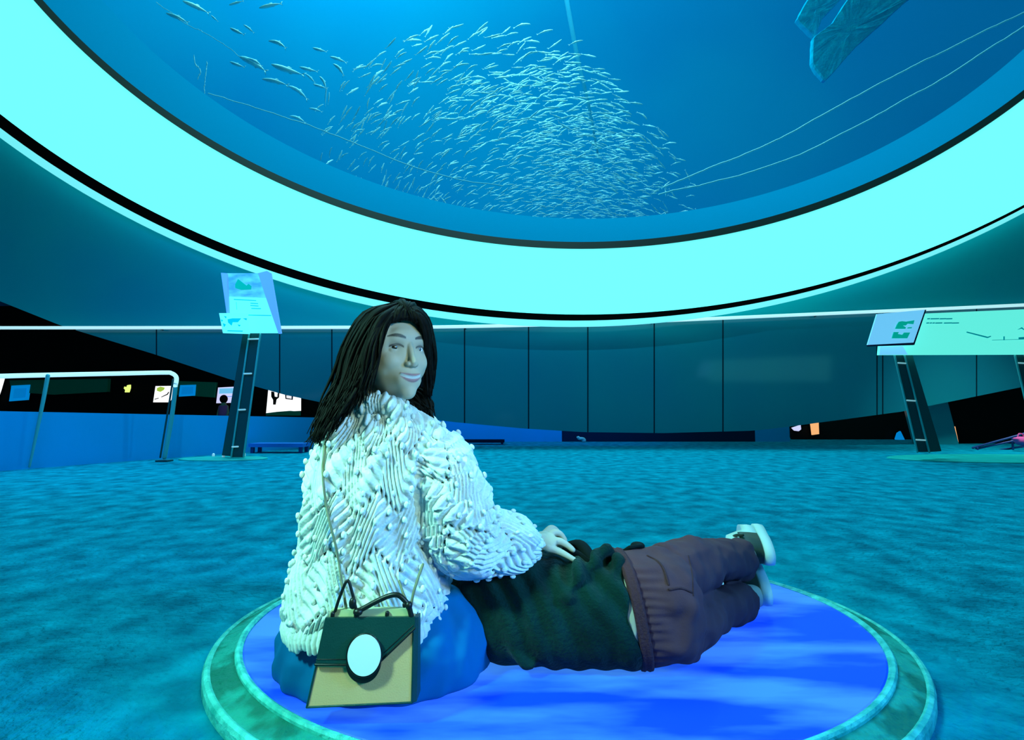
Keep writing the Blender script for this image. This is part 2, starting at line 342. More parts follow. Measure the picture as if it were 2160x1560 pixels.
class Head:
    def __init__(s, c, yaw, pitch=0.0, roll=0.0, axes=None, k=1.0):
        s.c = np.asarray(c, float); s.k = k
        if axes is not None: s.A = np.array(axes, float)
        else:
            f = np.array([math.sin(yaw)*math.cos(pitch), -math.cos(yaw)*math.cos(pitch), math.sin(pitch)])
            L = np.array([math.cos(yaw), math.sin(yaw), 0]); u = np.cross(f, L)*-1
            if u[2] < 0: u = -u
            L, u = L*math.cos(roll)+u*math.sin(roll), u*math.cos(roll)-L*math.sin(roll)
            s.A = np.array([L, f, u])
    def w(s, p): return s.c+(np.asarray(p, float)*s.k) @ s.A
    def loc(s, V): return ((np.asarray(V)-s.c) @ s.A.T)/s.k
    def el(s, c, r, nu=28, nv=20): return ellipsoid(s.w(c), np.array(r)*s.k, s.A, nu, nv)
    def tb(s, pts, r, n=10, res=None): return tube(s.w(pts), np.asarray(r)*s.k, n, res=res)
    def parts(s):
        b = [s.el((0, -.015, .03), (.076, .096, .087)), s.el((0, .022, -.012), (.065, .067, .092)), s.el((0, .030, -.060), (.053, .055, .047)),
             s.el((0, .074, -.093), (.021, .021, .020)), s.el((0, .076, -.066), (.035, .021, .028)), s.el((0, .074, .028), (.048, .014, .028)), s.el((0, .046, -.055), (.047, .046, .05))]
        for q in (-1, 1): b += [s.el((q*.034, .060, -.024), (.026, .022, .026)), s.el((q*.050, .032, .022), (.023, .042, .046)), s.el((q*.045, .034, -.022), (.021, .038, .045))]
        v, f, _ = remesh(b, .0035*s.k, 22)
        p = [(v, f), s.tb([(0, .079, .020), (0, .091, -.006), (0, .100, -.028)], [.0082, .0082, .0086], res=10), s.el((0, .094, -.034), (.009, .011, .006))]
        for q in (-1, 1):
            p += [s.el((q*.0105, .092, -.032), (.0062, .009, .0062)), s.el((q*.074, -.006, -.008), (.007, .017, .03))]
            e = np.array([q*.031, .066, .006])
            for el_, r in ((27, .0026), (42, .003), (60, .003), (-24, .0024), (-42, .003)):
                a = np.radians(np.linspace(-58, 58, 9)); t = math.radians(el_)
                sc = np.cos(a*.75)
                pts = np.c_[np.sin(a)*.0142, np.cos(a)*math.cos(t)*.0142, np.full(9, math.sin(t))*.0142*sc]+e
                p.append(s.tb(pts, np.full(9, r), 8))
        x = np.linspace(-.026, .026, 13)
        zu = -.0575+7*x*x-.0012*gs(x, .004); zl = -.0692+14.5*x*x
        yb = .0945-11.5*x*x
        p += [s.tb(np.c_[x, yb+.001, zu], .0028*(1.05-(x/.03)**2)+.0006, 8), s.tb(np.c_[x*.95, yb, zl], .0034*(1.05-(x/.03)**2)+.0006, 8)]
        return p
    def sculpt(s, V):
        q = s.loc(V); m = np.linalg.norm(q, axis=1) < .19; x, y, z = q[:, 0], q[:, 1], q[:, 2]; d = np.zeros(len(V)); fr = y > .03
        for k in (-1, 1): d -= .003*gs(x-k*.031, .017)*gs(z-.004, .012)*fr
        d += .0015*gs(np.abs(x)-.033, .012)*gs(z+.03, .012)*fr
        V = V.copy(); V[m] += (d[m, None]*s.k)*s.A[1]; return V
    def paint(s, V, C):
        q = s.loc(V); x, y, z = q[:, 0], q[:, 1], q[:, 2]; ax = np.abs(x); fr = ((y > .05) & (np.linalg.norm(q, axis=1) < .16)).astype(float)
        def put(w, col):
            w = np.clip(w, 0, 1)[:, None]; C[:] = C*(1-w)+np.array(col)*w
        win = lambda a, h: np.clip((h-a)/.0016+.5, 0, 1)
        zb = .0275+.0055*np.cos((ax-.034)/.02*1.3)
        put(fr*win(np.abs(z-zb),   .0041*np.clip(1.25-np.abs(ax-.029)/.024, .15, 1))*win(np.abs(ax-.032), .020)*.95, BROW)
        zu = -.0575+7*x*x; zl = -.0692+14.5*x*x; f2 = fr*(y > .068)*win(ax, .0265)
        put(f2*win(zl-z, 0)*win(z-zu, 0), TEETH)
        put(f2*win(np.abs(z-zu-.0008), .0026*(1.1-(ax/.028)**2)), LIP); put(f2*win(np.abs(z-zl+.0006), .0036*(1.1-(ax/.028)**2)), LIP)
        for k in (-1, 1):
            zz = .006+.0068*np.cos((x-k*.031)/.0155*1.35); put(fr*win(np.abs(z-zz), .0022)*win(np.abs(x-k*.031), .0155), LASH)
            put(fr*gs(x-k*.031, .016)*gs(z-.011, .0075)*.65, (.24, .19, .15))  # eye-socket shade painted into the skin colour
        return C
    def eyes(s, parent, look=(0, 1, 0)):
        for q in (-1, 1):
            V, Fc = ellipsoid((0, 0, 0), (.0125,)*3, None, 64, 48); lk = np.asarray(look, float); lk = lk/np.linalg.norm(lk)
            fm = [1 if (np.mean(V[list(f)], axis=0)/.0125) @ lk > .84 else 0 for f in Fc]
            obj('eye', (s.w(V+[q*.031, .0655, .006]), Fc), M['eye'], parent, fm=fm)

# ---------------------------------------------------------------- woman
wo = thing('person', 'seated woman in white knit cardigan and blue skirt looking back over her shoulder', 'person', P(815, 1480, 1.30)*[1, 1, 0]+[0, .03, DT])
hc = P(826, 747, 1.25); WH = Head(hc, math.radians(42), .02, math.radians(0))
ARM_R = [P(872, 925, 1.25), P(925, 990, 1.245), P(955, 1075, 1.25), P(985, 1135, 1.275), P(1050, 1142, 1.315), P(1105, 1148, 1.345), P(1132, 1150, 1.36)]
ARM_L = [P(725, 925, 1.30), P(745, 1000, 1.37), P(790, 1060, 1.44), P(850, 1085, 1.50), P(900, 1110, 1.52)]
parts = WH.parts()
parts += [WH.tb([(0, -.03, -.03), (0, -.03, -.09), (0, -.045, -.15)], [.054, .052, .056], 20)]
parts += [tube([WH.w((0, -.04, -.14)), P(800, 930, 1.27), P(790, 1060, 1.28), P(785, 1180, 1.29), P(795, 1290, 1.30)], [.06, .11, .11, .11, .12], 20, res=16),
          tube([P(740, 918, 1.29), P(800, 905, 1.27), P(865, 920, 1.25)], [.045, .055, .045], 14), ]
parts += [tube(ARM_R[:-1]+[P(1138, 1146, 1.372)], [.045, .042, .04, .037, .032, .026, .022], 14), tube(ARM_L, [.045, .042, .038, .034, .024], 14)]
# right hand resting on the lying man's side
parts += [ellipsoid(P(1148, 1139, 1.378), (.034, .040, .0145), np.array([[.93, .12, .16], [-.25, .93, .25], [-.12, -.2, .97]])),
          tube([P(1128, 1146, 1.366), P(1143, 1141, 1.376)], [.022, .020], 12)]
FG = [[(1150, 1126, 1.412), (1162, 1115, 1.428), (1173, 1119, 1.436), (1181, 1131, 1.438)], [(1154, 1133, 1.392), (1168, 1123, 1.404), (1181, 1126, 1.410), (1191, 1138, 1.412)],
      [(1157, 1144, 1.368), (1177, 1141, 1.376), (1195, 1149, 1.380), (1208, 1159, 1.380)], [(1156, 1155, 1.348), (1177, 1162, 1.350), (1195, 1171, 1.350), (1212, 1181, 1.350)],
      [(1138, 1132, 1.405), (1150, 1128, 1.435), (1160, 1136, 1.455), (1172, 1147, 1.462)]]
for k, f in enumerate(FG): parts.append(tube([P(*q) for q in f], [.0114, .0106, .0090, .0074] if k != 3 else [.0106, .0096, .0082, .0068], 10, res=12))
parts += [ellipsoid(P(815, 1400, 1.36)*[1, 1, 0]+[0, 0, .14], (.19, .15, .08))]
for q in (-1, 1): parts.append(tube([P(815+q*70, 1380, 1.36)*[1, 1, 0]+[0, 0, .13], P(815+q*150, 1300, 1.58)*[1, 1, 0]+[0, 0, .13], P(815-q*50, 1300, 1.66)*[1, 1, 0]+[0, 0, .095]], [.075, .06, .038], 14))
V, Fc, Nn = remesh(parts, .0017, 6)
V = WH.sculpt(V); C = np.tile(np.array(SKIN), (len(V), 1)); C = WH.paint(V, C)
obj('body', (V, Fc), M['skin'], wo, cols=C)
WH.eyes(wo, (-.32, 1, .02))
for q in (0, 1): obj('earring', ellipsoid(P(772+q*2, 781+7*q, 1.137), (.0026,)*3, None, 10, 8), M['gold'], wo)
# hair
hv, hf = WH.el((0, -.018, .018), (.089, .106, .106), 60, 44)
q = WH.loc(hv); face = (q[:, 1] > .03+.22*np.maximum(.02-np.abs(q[:, 0]), 0)) & (q[:, 2] < .074+.010*np.sin(q[:, 0]*60)); low = q[:, 2] < -.05
hv[face] = WH.w(q[face]*[.62, .5, .8]); hv[low] = WH.w(q[low]*[.85, .8, 1])
hair = [(hv, hf)]
def locks(guides, n, r0=.0065, jit=.004, seed=1, r1=.0016, wave=.0):
    rg = np.random.RandomState(seed); Gd = [spline([P(*p) for p in g], 16) for g in guides]; out = []
    for i in range(n):
        s = rg.rand()*(len(Gd)-1); a = min(int(s), len(Gd)-2); t = s-a
        path = Gd[a]*(1-t)+Gd[a+1]*t; u = np.linspace(0, 1, 16)[:, None]
        path = path+rg.randn(3)*jit*(.3+u)+rg.randn(3)*jit*.9*np.sin(PI*u*rg.uniform(1, 2))+wave*np.sin(u*9+rg.rand()*6)*rg.randn(3)*u
        k = rg.randint(12, 17); path = path[:k]
        rr = np.interp(np.linspace(0, 1, k), [0, .15, .6, 1], [r0*.6, r0, r0*.85, r1])*rg.uniform(.7, 1.25)
        out.append(tube(path, rr, 6, round_ends=False))
    return out
gL = [[(838, 641, 1.29), (775, 668, 1.31), (738, 730, 1.31), (716, 800, 1.30), (690, 860, 1.28), (672, 925, 1.24)],
      [(840, 639, 1.25), (782, 670, 1.22), (742, 740, 1.21), (724, 805, 1.21), (697, 865, 1.18), (670, 930, 1.16)],
      [(846, 641, 1.21), (797, 680, 1.175), (760, 745, 1.16), (740, 805, 1.155), (718, 860, 1.145), (690, 905, 1.13)],
      [(838, 648, 1.20), (806, 682, 1.15), (782, 735, 1.14), (764, 790, 1.135), (742, 832, 1.13), (722, 866, 1.12)],
      [(834, 658, 1.18), (811, 681, 1.15), (796, 720, 1.13), (786, 765, 1.13), (775, 800, 1.13), (766, 838, 1.135)]]
hair += locks(gL, 120, .0066, .005, 3, wave=.0028)+locks(gL, 420, .0030, .0065, 23, r1=.0008, wave=.004)
gT = [[(858, 655, 1.185), (845, 640, 1.21), (835, 638, 1.27), (822, 650, 1.34)], [(858, 655, 1.185), (868, 645, 1.22), (872, 648, 1.27), (862, 665, 1.33)]]
hair += locks(gT, 30, .007, .003, 5)+locks(gT, 90, .0028, .0035, 25)
gR = [[(866, 656, 1.19), (884, 671, 1.195), (895, 697, 1.205), (900, 738, 1.23), (900, 790, 1.26), (903, 832, 1.27)],
      [(855, 648, 1.195), (882, 657, 1.21), (902, 685, 1.24), (911, 745, 1.27), (911, 790, 1.29), (904, 838, 1.29)],
      [(852, 642, 1.22), (882, 654, 1.25), (901, 690, 1.29), (908, 745, 1.32), (905, 790, 1.33), (898, 830, 1.33)]]
gH = [[(822, 682, 1.160), (830, 662, 1.175), (842, 646, 1.20)], [(838, 675, 1.170), (845, 656, 1.18), (848, 643, 1.21)], [(856, 673, 1.178), (856, 656, 1.188), (852, 642, 1.22)], [(876, 677, 1.195), (870, 658, 1.195), (858, 643, 1.22)], [(888, 686, 1.205), (882, 664, 1.20), (866, 646, 1.22)]]
hair += locks(gH, 40, .0062, .002, 15, r1=.004)+locks(gH, 130, .0026, .0028, 26, r1=.002)
hair += locks(gR, 50, .0058, .0022, 8)+locks(gR, 160, .0027, .003, 28, r1=.0008, wave=.003)
gC = [[(850, 815, 1.32), (872, 832, 1.31), (893, 852, 1.30), (906, 872, 1.28), (907, 893, 1.26)], [(846, 830, 1.30), (858, 846, 1.29), (872, 856, 1.28), (885, 862, 1.27), (893, 876, 1.26)],
      [(845, 820, 1.34), (890, 820, 1.32), (905, 840, 1.31), (912, 862, 1.30), (911, 892, 1.28)]]
hair += locks(gC, 40, .0055, .003, 9, wave=.004)+locks(gC, 90, .0026, .004, 29, r1=.0008, wave=.005)
gB = [[(800, 700, 1.34), (760, 780, 1.35), (735, 840, 1.34), (715, 900, 1.33)], [(830, 700, 1.36), (830, 780, 1.38), (830, 840, 1.38), (820, 890, 1.37)], [(860, 700, 1.35), (885, 780, 1.36), (890, 830, 1.35), (880, 880, 1.33)]]
hair += locks(gB, 90, .009, .005, 11, wave=.004)
gF = [[(745, 740, 1.2), (725, 800, 1.2), (700, 850, 1.2), (676, 905, 1.18), (665, 935, 1.17)], [(742, 760, 1.24), (712, 820, 1.25), (684, 868, 1.25), (664, 910, 1.24), (662, 936, 1.23)]]
hair += locks(gF, 34, .0028, .006, 12, r1=.0006, wave=.006)
obj('hair', join(*hair), M['hair'], wo)
# cardigan
rows = [(846, 742, 846, 1.262, .055), (868, 718, 884, 1.258, .080), (895, 700, 922, 1.258, .100), (935, 680, 938, 1.262, .118), (1000, 662, 925, 1.268, .132), (1080, 655, 912, 1.275, .140),
        (1150, 643, 915, 1.282, .148), (1215, 622, 935, 1.287, .156), (1258, 612, 945, 1.290, .165), (1285, 618, 935, 1.290, .160)]
rows_s = spline(np.array(rows, float), 40)
def row_ring(r, n=72, grow=0.0):
    y, xl, xr, Y, hd = r; a, b = P(xl, y, Y), P(xr, y, Y); c = (a+b)/2; hw = (b[0]-a[0])/2+grow; t = np.linspace(0, 2*PI, n, endpoint=False)
    e = .82; return np.c_[c[0]+hw*np.sign(np.cos(t))*np.abs(np.cos(t))**e, c[1]+(hd+grow)*np.sign(np.sin(t))*np.abs(np.sin(t))**e, np.full(n, c[2])]
RR = [row_ring(r) for r in rows_s]
sl_r = [.066, .082, .090, .090, .078, .058, .036]
SP = spline(np.c_[np.array(ARM_R[:-1]+[P(1117, 1150, 1.352)]), sl_r], 26)
cuff_dir = (SP[-1, :3]-SP[-3, :3]); cuff_dir /= np.linalg.norm(cuff_dir)
parts = [loft(RR), tube(SP[:, :3], SP[:, 3], 24), tube(ARM_L, [.066, .078, .075, .065, .042], 20, res=16),
         tube([P(752, 868, 1.20), P(800, 850, 1.18), P(848, 866, 1.19), P(862, 880, 1.23)], [.022, .024, .021, .018], 12, res=12)]
V, Fc, Nn = remesh(parts, .0023, 12)
ds, ss, offs, tans = polydist(V, SP[:, :3]); rad_at = np.interp(ss, np.r_[0, np.cumsum(np.linalg.norm(np.diff(SP[:, :3], axis=0), axis=1))], SP[:, 3])
slv = (ds < rad_at*1.12) & (ss > .05)
z = V[:, 2]; zr = rows_s; cz = np.array([P(r[1], r[0], r[3])[2] for r in rows_s]); cx = np.array([(P(r[1], r[0], r[3])[0]+P(r[2], r[0], r[3])[0])/2 for r in rows_s])
o = np.argsort(cz); axx = np.interp(z, cz[o], cx[o]); axy = np.interp(z, cz[o], rows_s[o, 3])
th = np.arctan2(V[:, 0]-axx, -(V[:, 1]-axy)); u = th*.17; v = z.copy()
ref = np.array([0, 0, 1.0]); side = np.cross(tans, ref); side /= np.linalg.norm(side, axis=1)[:, None]+1e-9; up = np.cross(side, tans)
ths = np.arctan2((offs*side).sum(1), (offs*up).sum(1)); u[slv] = (ths*.078)[slv]; v[slv] = -ss[slv]*1.0+.7
tri = lambda a, p: np.abs(((a/p) % 1)-.5)*2
band = np.floor((v+.028*tri(u, .11)*2)/.125); fv = ((v+.028*tri(u, .11)*2)/.125) % 1
skew = np.where(band % 2 == 0, 1, -1)*.65
rib = np.abs(np.sin(PI*(u+.85*skew*(fv-.5)*.125)/.0150))
eyelet = gs(fv-.06, .045)*(.45+.55*np.sin(2*PI*u/.014))
puff = .010*np.sin(2*PI*u/.11+band*1.7)*np.sin(PI*fv)
wr = np.array([mnoise.noise(Vector(p*14)) for p in V])*.009+np.array([mnoise.noise(Vector(p*40)) for p in V])*.004
V2 = V+Nn*(.0085*(rib-.5)*(1-eyelet)-.009*eyelet+puff*.75+wr*.35)[:, None]
hole = (gs(fv-.06, .045) > .5) & (np.sin(2*PI*u/.014) > .1)
sw = [(V2, [f for f in Fc if not all(hole[i] for i in f)])]
rg = np.random.RandomState(4); cell = {}
for i in rg.permutation(len(V)):
    kk = (bool(slv[i]), int(np.floor(u[i]/.036)), int(np.floor((v[i]+(.018 if int(np.floor(u[i]/.036)) % 2 else 0))/.034)))
    if kk in cell: continue
    fu, fv_ = (u[i]/.036) % 1, ((v[i]+(.018 if kk[1] % 2 else 0))/.034) % 1
    if abs(fu-.5) < .18 and abs(fv_-.5) < .18: cell[kk] = i
for kk, i in cell.items():
    if rg.rand() < .22: continue
    r = rg.uniform(.0052, .0075); A = np.array([side[i], up[i], tans[i]]) if slv[i] else None
    sw.append(ellipsoid(V2[i]+Nn[i]*r*.6, (r*.85, r*.85, r*1.2), None if A is None else A, 8, 6))
# fringed hem and cuff frills
for k in range(90):
    t = 2*PI*k/90; rr = row_ring(rows_s[-1], 90, -.004)[k]
    sw.append(tube([rr+[0, 0, .012], rr+np.array([math.cos(t)*.006, math.sin(t)*.006, -.012]), rr+np.array([math.cos(t)*.004, math.sin(t)*.004, -.026-rg.rand()*.012])], [.007, .0085, .006], 6))
pc = SP[-1, :3]; s1 = np.cross(cuff_dir, ref); s1 /= np.linalg.norm(s1); u1 = np.cross(s1, cuff_dir)
for k in range(26):
    t = 2*PI*k/26; e = math.cos(t)*s1+math.sin(t)*u1
    sw.append(tube([pc-cuff_dir*.02+e*.035, pc+e*.037, pc+cuff_dir*(.012+.004*(k % 2))+e*.033], [.005, .0065, .004], 6))
obj('sweater', join(*sw), M['knit'], wo)
# skirt
SC = np.array([P(813, 1370, 1.35)[0], 1.365]); rings = []
for zz, sc, dx in ((.05, .95, 0), (.056, .985, 0), (.085, 1.0, 0), (.125, .99, .003), (.165, .94, .006), (.20, .86, .008), (.235, .70, .008), (.25, .45, .0)):
    t = np.linspace(0, 2*PI, 160, endpoint=False); hw, hd = .262*sc, .225*sc
    fold = 1+.018*np.sin(t*9+zz*26)*np.clip((zz-.04)*9, 0, 1)*1.5+.016*np.sin(t*17-zz*40)+.02*gs(t-5.55-zz*1.2, .10)-.03*gs(t-5.38-zz*1.0, .07)
    rings.append(np.c_[SC[0]+dx+hw*np.sign(np.cos(t))*np.abs(np.cos(t))**.9*fold, SC[1]+hd*np.sign(np.sin(t))*np.abs(np.sin(t))**.9*fold, np.full(160, zz)])
kn = remesh([loft(rings)]+[tube([np.array([SC[0]+q*.10, 1.40, .14]), np.array([SC[0]+q*.20, 1.55, .14]), np.array([SC[0]-q*.06, 1.66, .105])], [.10, .085, .055], 16) for q in (-1, 1)], .006, 2)
obj('skirt', kn[:2], M['skirt'], wo)

# ---------------------------------------------------------------- lying man
mo = thing('person', 'person lying on their side in dark green sweater, brown trousers and white sneakers', 'person', (P(1200, 1290, 1.37)[0], 1.37, DT))
def sx(px, Y): return P(px, 1280, Y)[0]
# torso sections: x pixel, centre Y, half depth, top z, shear top, shear bottom
def man_ring(px, Yc, hd, zt, st=0.0, sb=0.0, zb=.052, n=64, e=.78, grow=0.0):
    t = np.linspace(0, 2*PI, n, endpoint=False); hz = (zt-zb)/2+grow; zc = (zt+zb)/2
    yy = Yc+(hd+grow)*np.sign(np.cos(t))*np.abs(np.cos(t))**e; zz = zc+hz*np.sign(np.sin(t))*np.abs(np.sin(t))**e
    w = (zz-zc)/hz; xx = sx(px, Yc)+np.where(w > 0, st*w, -sb*w)
    return np.c_[xx, yy, zz]
waist = [(960, 1.44, .10, .27), (1010, 1.425, .11, .285), (1100, 1.40, .11, .288), (1200, 1.385, .105, .270), (1290, 1.376, .118, .285), (1317, 1.376, .131, .298), (1328, 1.378, .119, .285), (1350, 1.38, .106, .275), (1385, 1.395, .10, .26)]
hipL, kneeL, ankL = np.array([sx(1420, 1.41), 1.40, .135]), np.array([sx(1512, 1.50), 1.53, .110]), np.array([sx(1592, 1.63), 1.665, .104])
hipU, kneeU, ankU = np.array([sx(1405, 1.46), 1.44, .225]), np.array([sx(1495, 1.58), 1.58, .236]), np.array([sx(1575, 1.74), 1.745, .202])
mh = P(878, 1112, 1.63); MH = Head(mh, 0, axes=[[.1, .1, .99], [-.25, .96, -.07], [-.963, -.24, .12]])
mp = MH.parts()+[MH.tb([(0, -.02, -.05), (0, -.025, -.12), (0, -.03, -.19)], [.056, .056, .065], 18),
     loft([man_ring(*w_, zb=.075) for w_ in waist]),
     tube([hipL, kneeL, ankL, ankL+[.03, .03, -.01]], [.070, .050, .036, .034], 16), tube([hipU, kneeU, ankU, ankU+[.03, .03, -.01]], [.070, .050, .038, .034], 16),
     tube([P(1010, 1215, 1.47), P(1090, 1180, 1.52), P(1190, 1200, 1.56)], [.05, .045, .032], 14), tube([MH.w((0, -.03, -.17)), P(1000, 1270, 1.45)], [.07, .09], 14)]
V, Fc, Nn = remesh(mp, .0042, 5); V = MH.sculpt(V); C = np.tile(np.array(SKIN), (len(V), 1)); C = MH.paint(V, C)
obj('body', (V, Fc), M['skin'], mo, cols=C)
hv, hf = MH.el((0, -.018, .018), (.085, .105, .105), 40, 28); q = MH.loc(hv); face = (q[:, 1] > .03) & (q[:, 2] < .07); hv[face] = MH.w(q[face]*[.72, .55, .85])
hn = np.array([mnoise.noise(Vector(p*60)) for p in hv]); hv += (hv-MH.c)*(.10*hn)[:, None]
obj('hair', (hv, hf), M['hair'], mo)
# sweater with draped folds
secs = [(950, 1.45, .105, .27), (990, 1.435, .115, .30), (1030, 1.42, .125, .305), (1100, 1.395, .128, .302), (1160, 1.385, .125, .292), (1220, 1.378, .122, .287), (1275, 1.375, .124, .290)]
rings = [man_ring(*q, grow=.008) for q in secs]
rings += [man_ring(1294, 1.375, .126, .295, st=-.004, sb=.036, grow=.009), man_ring(1308, 1.375, .127, .296, st=-.010, sb=.054, grow=.009)]
rings = [np.maximum(r, [-9, -9, .0505]) for r in rings]
R0 = np.array(rings).reshape(len(rings), -1); rs = spline(R0, 40).reshape(40, -1, 3)
parts = [loft(list(rs)), tube([P(1005, 1240, 1.43), P(1080, 1185, 1.47), P(1150, 1180, 1.49), P(1215, 1182, 1.50)], [.062, .052, .045, .036], 16, res=14)]
# hem tail and shirt folds seen along the back
parts += [tube([P(1045, 1300, 1.295), P(1075, 1355, 1.285), P(1108, 1392, 1.278), P(1122, 1402, 1.27)], [.008, .013, .018, .012], 12, res=14),
          tube([P(1345, 1375, 1.285), P(1352, 1394, 1.278), P(1354, 1401, 1.276)], [.012, .014, .007], 10, res=8),
          tube([P(1210, 1245, 1.275), P(1235, 1210, 1.30), P(1262, 1175, 1.335), P(1272, 1162, 1.355), P(1284, 1166, 1.37)], [.006, .013, .018, .017, .010], 12, res=18),
          tube([P(1196, 1262, 1.262), P(1214, 1225, 1.275), P(1222, 1198, 1.30), P(1226, 1184, 1.32)], [.006, .013, .016, .013], 12, res=14),
          tube([P(1290, 1240, 1.275), P(1296, 1205, 1.295), P(1303, 1180, 1.33)], [.006, .011, .010], 10, res=12),
          tube([P(1172, 1262, 1.262), P(1196, 1262, 1.257), P(1214, 1260, 1.258)], [.004, .008, .006], 8, res=10)]
V, Fc, Nn = remesh(parts, .005, 5)
fx, fz = V[:, 0], V[:, 2]
dis = .006*np.sin(2*PI*(fx*1.0+fz*.55)/.062+3*np.array([mnoise.noise(Vector(p*6)) for p in V]))*(.4+.6*np.clip((fz-.06)/.2, 0, 1))+.006*np.array([mnoise.noise(Vector(p*13)) for p in V])
V = V+Nn*dis[:, None]; V[:, 2] = np.maximum(V[:, 2], .0505)
obj('sweater', (V, Fc), M['green_sweater'], mo)
obj('sweater_cuff', join(tube([P(1196, 1150, 1.46), P(1222, 1150, 1.45), P(1240, 1168, 1.43), P(1250, 1186, 1.41)], [.010, .016, .016, .012], 12, res=14),
                         tube([P(1192, 1160, 1.42), P(1215, 1170, 1.40), P(1240, 1186, 1.385)], [.010, .013, .010], 12, res=12)), M['black_cloth'], mo, label='black cloth fold beside the hand')
# trousers
hp = [(1322, 1.385, .122, .300, -.020, .022), (1350, 1.388, .132, .302, -.014, .015), (1385, 1.395, .140, .300, 0, 0), (1425, 1.405, .138, .290, 0, 0), (1450, 1.42, .115, .27, 0, 0)]
rings = [man_ring(*q[:4], st=q[4], sb=q[5], grow=.006) for q in hp]; rings = [np.maximum(r, [-9, -9, .0505]) for r in rings]
eU, eL = ankU-[.022, .030, 0], ankL-[.026, .030, 0]
legU = [hipU, (hipU+kneeU)/2+[0, 0, .004], kneeU, (kneeU+eU)/2, eU]; legL = [hipL, (hipL+kneeL)/2, kneeL, (kneeL+eL)/2, eL]
parts = [loft(rings), tube(legU, [.088, .078, .065, .061, .059], 22, res=20, round_ends=False), tube(legL, [.088, .074, .060, .055, .051], 22, res=20, round_ends=False)]
V, Fc, Nn = remesh(parts, .005, 8)
n1 = np.array([mnoise.noise(Vector((p[0]*9, p[1]*9, p[2]*16))) for p in V]); n2 = np.array([mnoise.noise(Vector(p*28)) for p in V])
gath = np.clip((sx(1390, 1.39)-V[:, 0])/.07, 0, 1)*.003*np.sin(V[:, 2]*2*PI/.018+n1*3)
V = V+Nn*((n1*.013+n2*.007)*np.clip((V[:, 0]-sx(1345, 1.39))/.05, .15, 1)+gath+.002)[:, None]; V[:, 2] = np.maximum(V[:, 2], .0505)
tr_o = obj('trousers', (V, Fc), M['pants'], mo)
wb = [man_ring(a, 1.382, .124, .300, st=-.024, sb=.026, grow=g) for a, g in ((1316, .004), (1316, .013), (1322, .015), (1327, .012), (1332, .015), (1339, .013), (1340, .006))]
wb = [np.maximum(r, [-9, -9, .0508]) for r in wb]
obj('waistband', loft(wb, cap=False), M['pants_dark'], tr_o)
from mathutils.bvhtree import BVHTree
def caster(V, F): 
    t = BVHTree.FromPolygons([Vector(v) for v in V], F)
    def f(px, py, lift):
        d = Vector(P(px, py, 1.0)-[0, 0, CZ]).normalized(); h = t.ray_cast(Vector((0, 0, CZ)), d)
        return None if h[0] is None else np.array(h[0]-d*lift)
    return f
def line_on(f, pts, lift, n=20):
    q = [f(x, y, lift) for x, y in spline(pts, n)]; return np.array([p for p in q if p is not None])
on_tr = caster(V, Fc)
obj('pocket_seam', join(tube(line_on(on_tr, [(1366, 1172), (1388, 1184), (1402, 1204), (1410, 1232)], .0005), .0032, 8), tube(line_on(on_tr, [(1412, 1243), (1436, 1240), (1458, 1248)], .0005), .0032, 8),
                        tube(line_on(on_tr, [(1452, 1172), (1460, 1210), (1462, 1255)], .0), .0022, 8)), M['pants_dark'], tr_o)
obj('hip_pouch', remesh([ellipsoid(P(1345, 1150, 1.44), (.020, .02, .010)), tube([P(1312, 1163, 1.42), P(1330, 1154, 1.41), P(1352, 1150, 1.42)], [.005, .007, .005], 10)], .004, 3)[:2], M['black_cloth'], tr_o, label='dark cloth bulge at the waist')
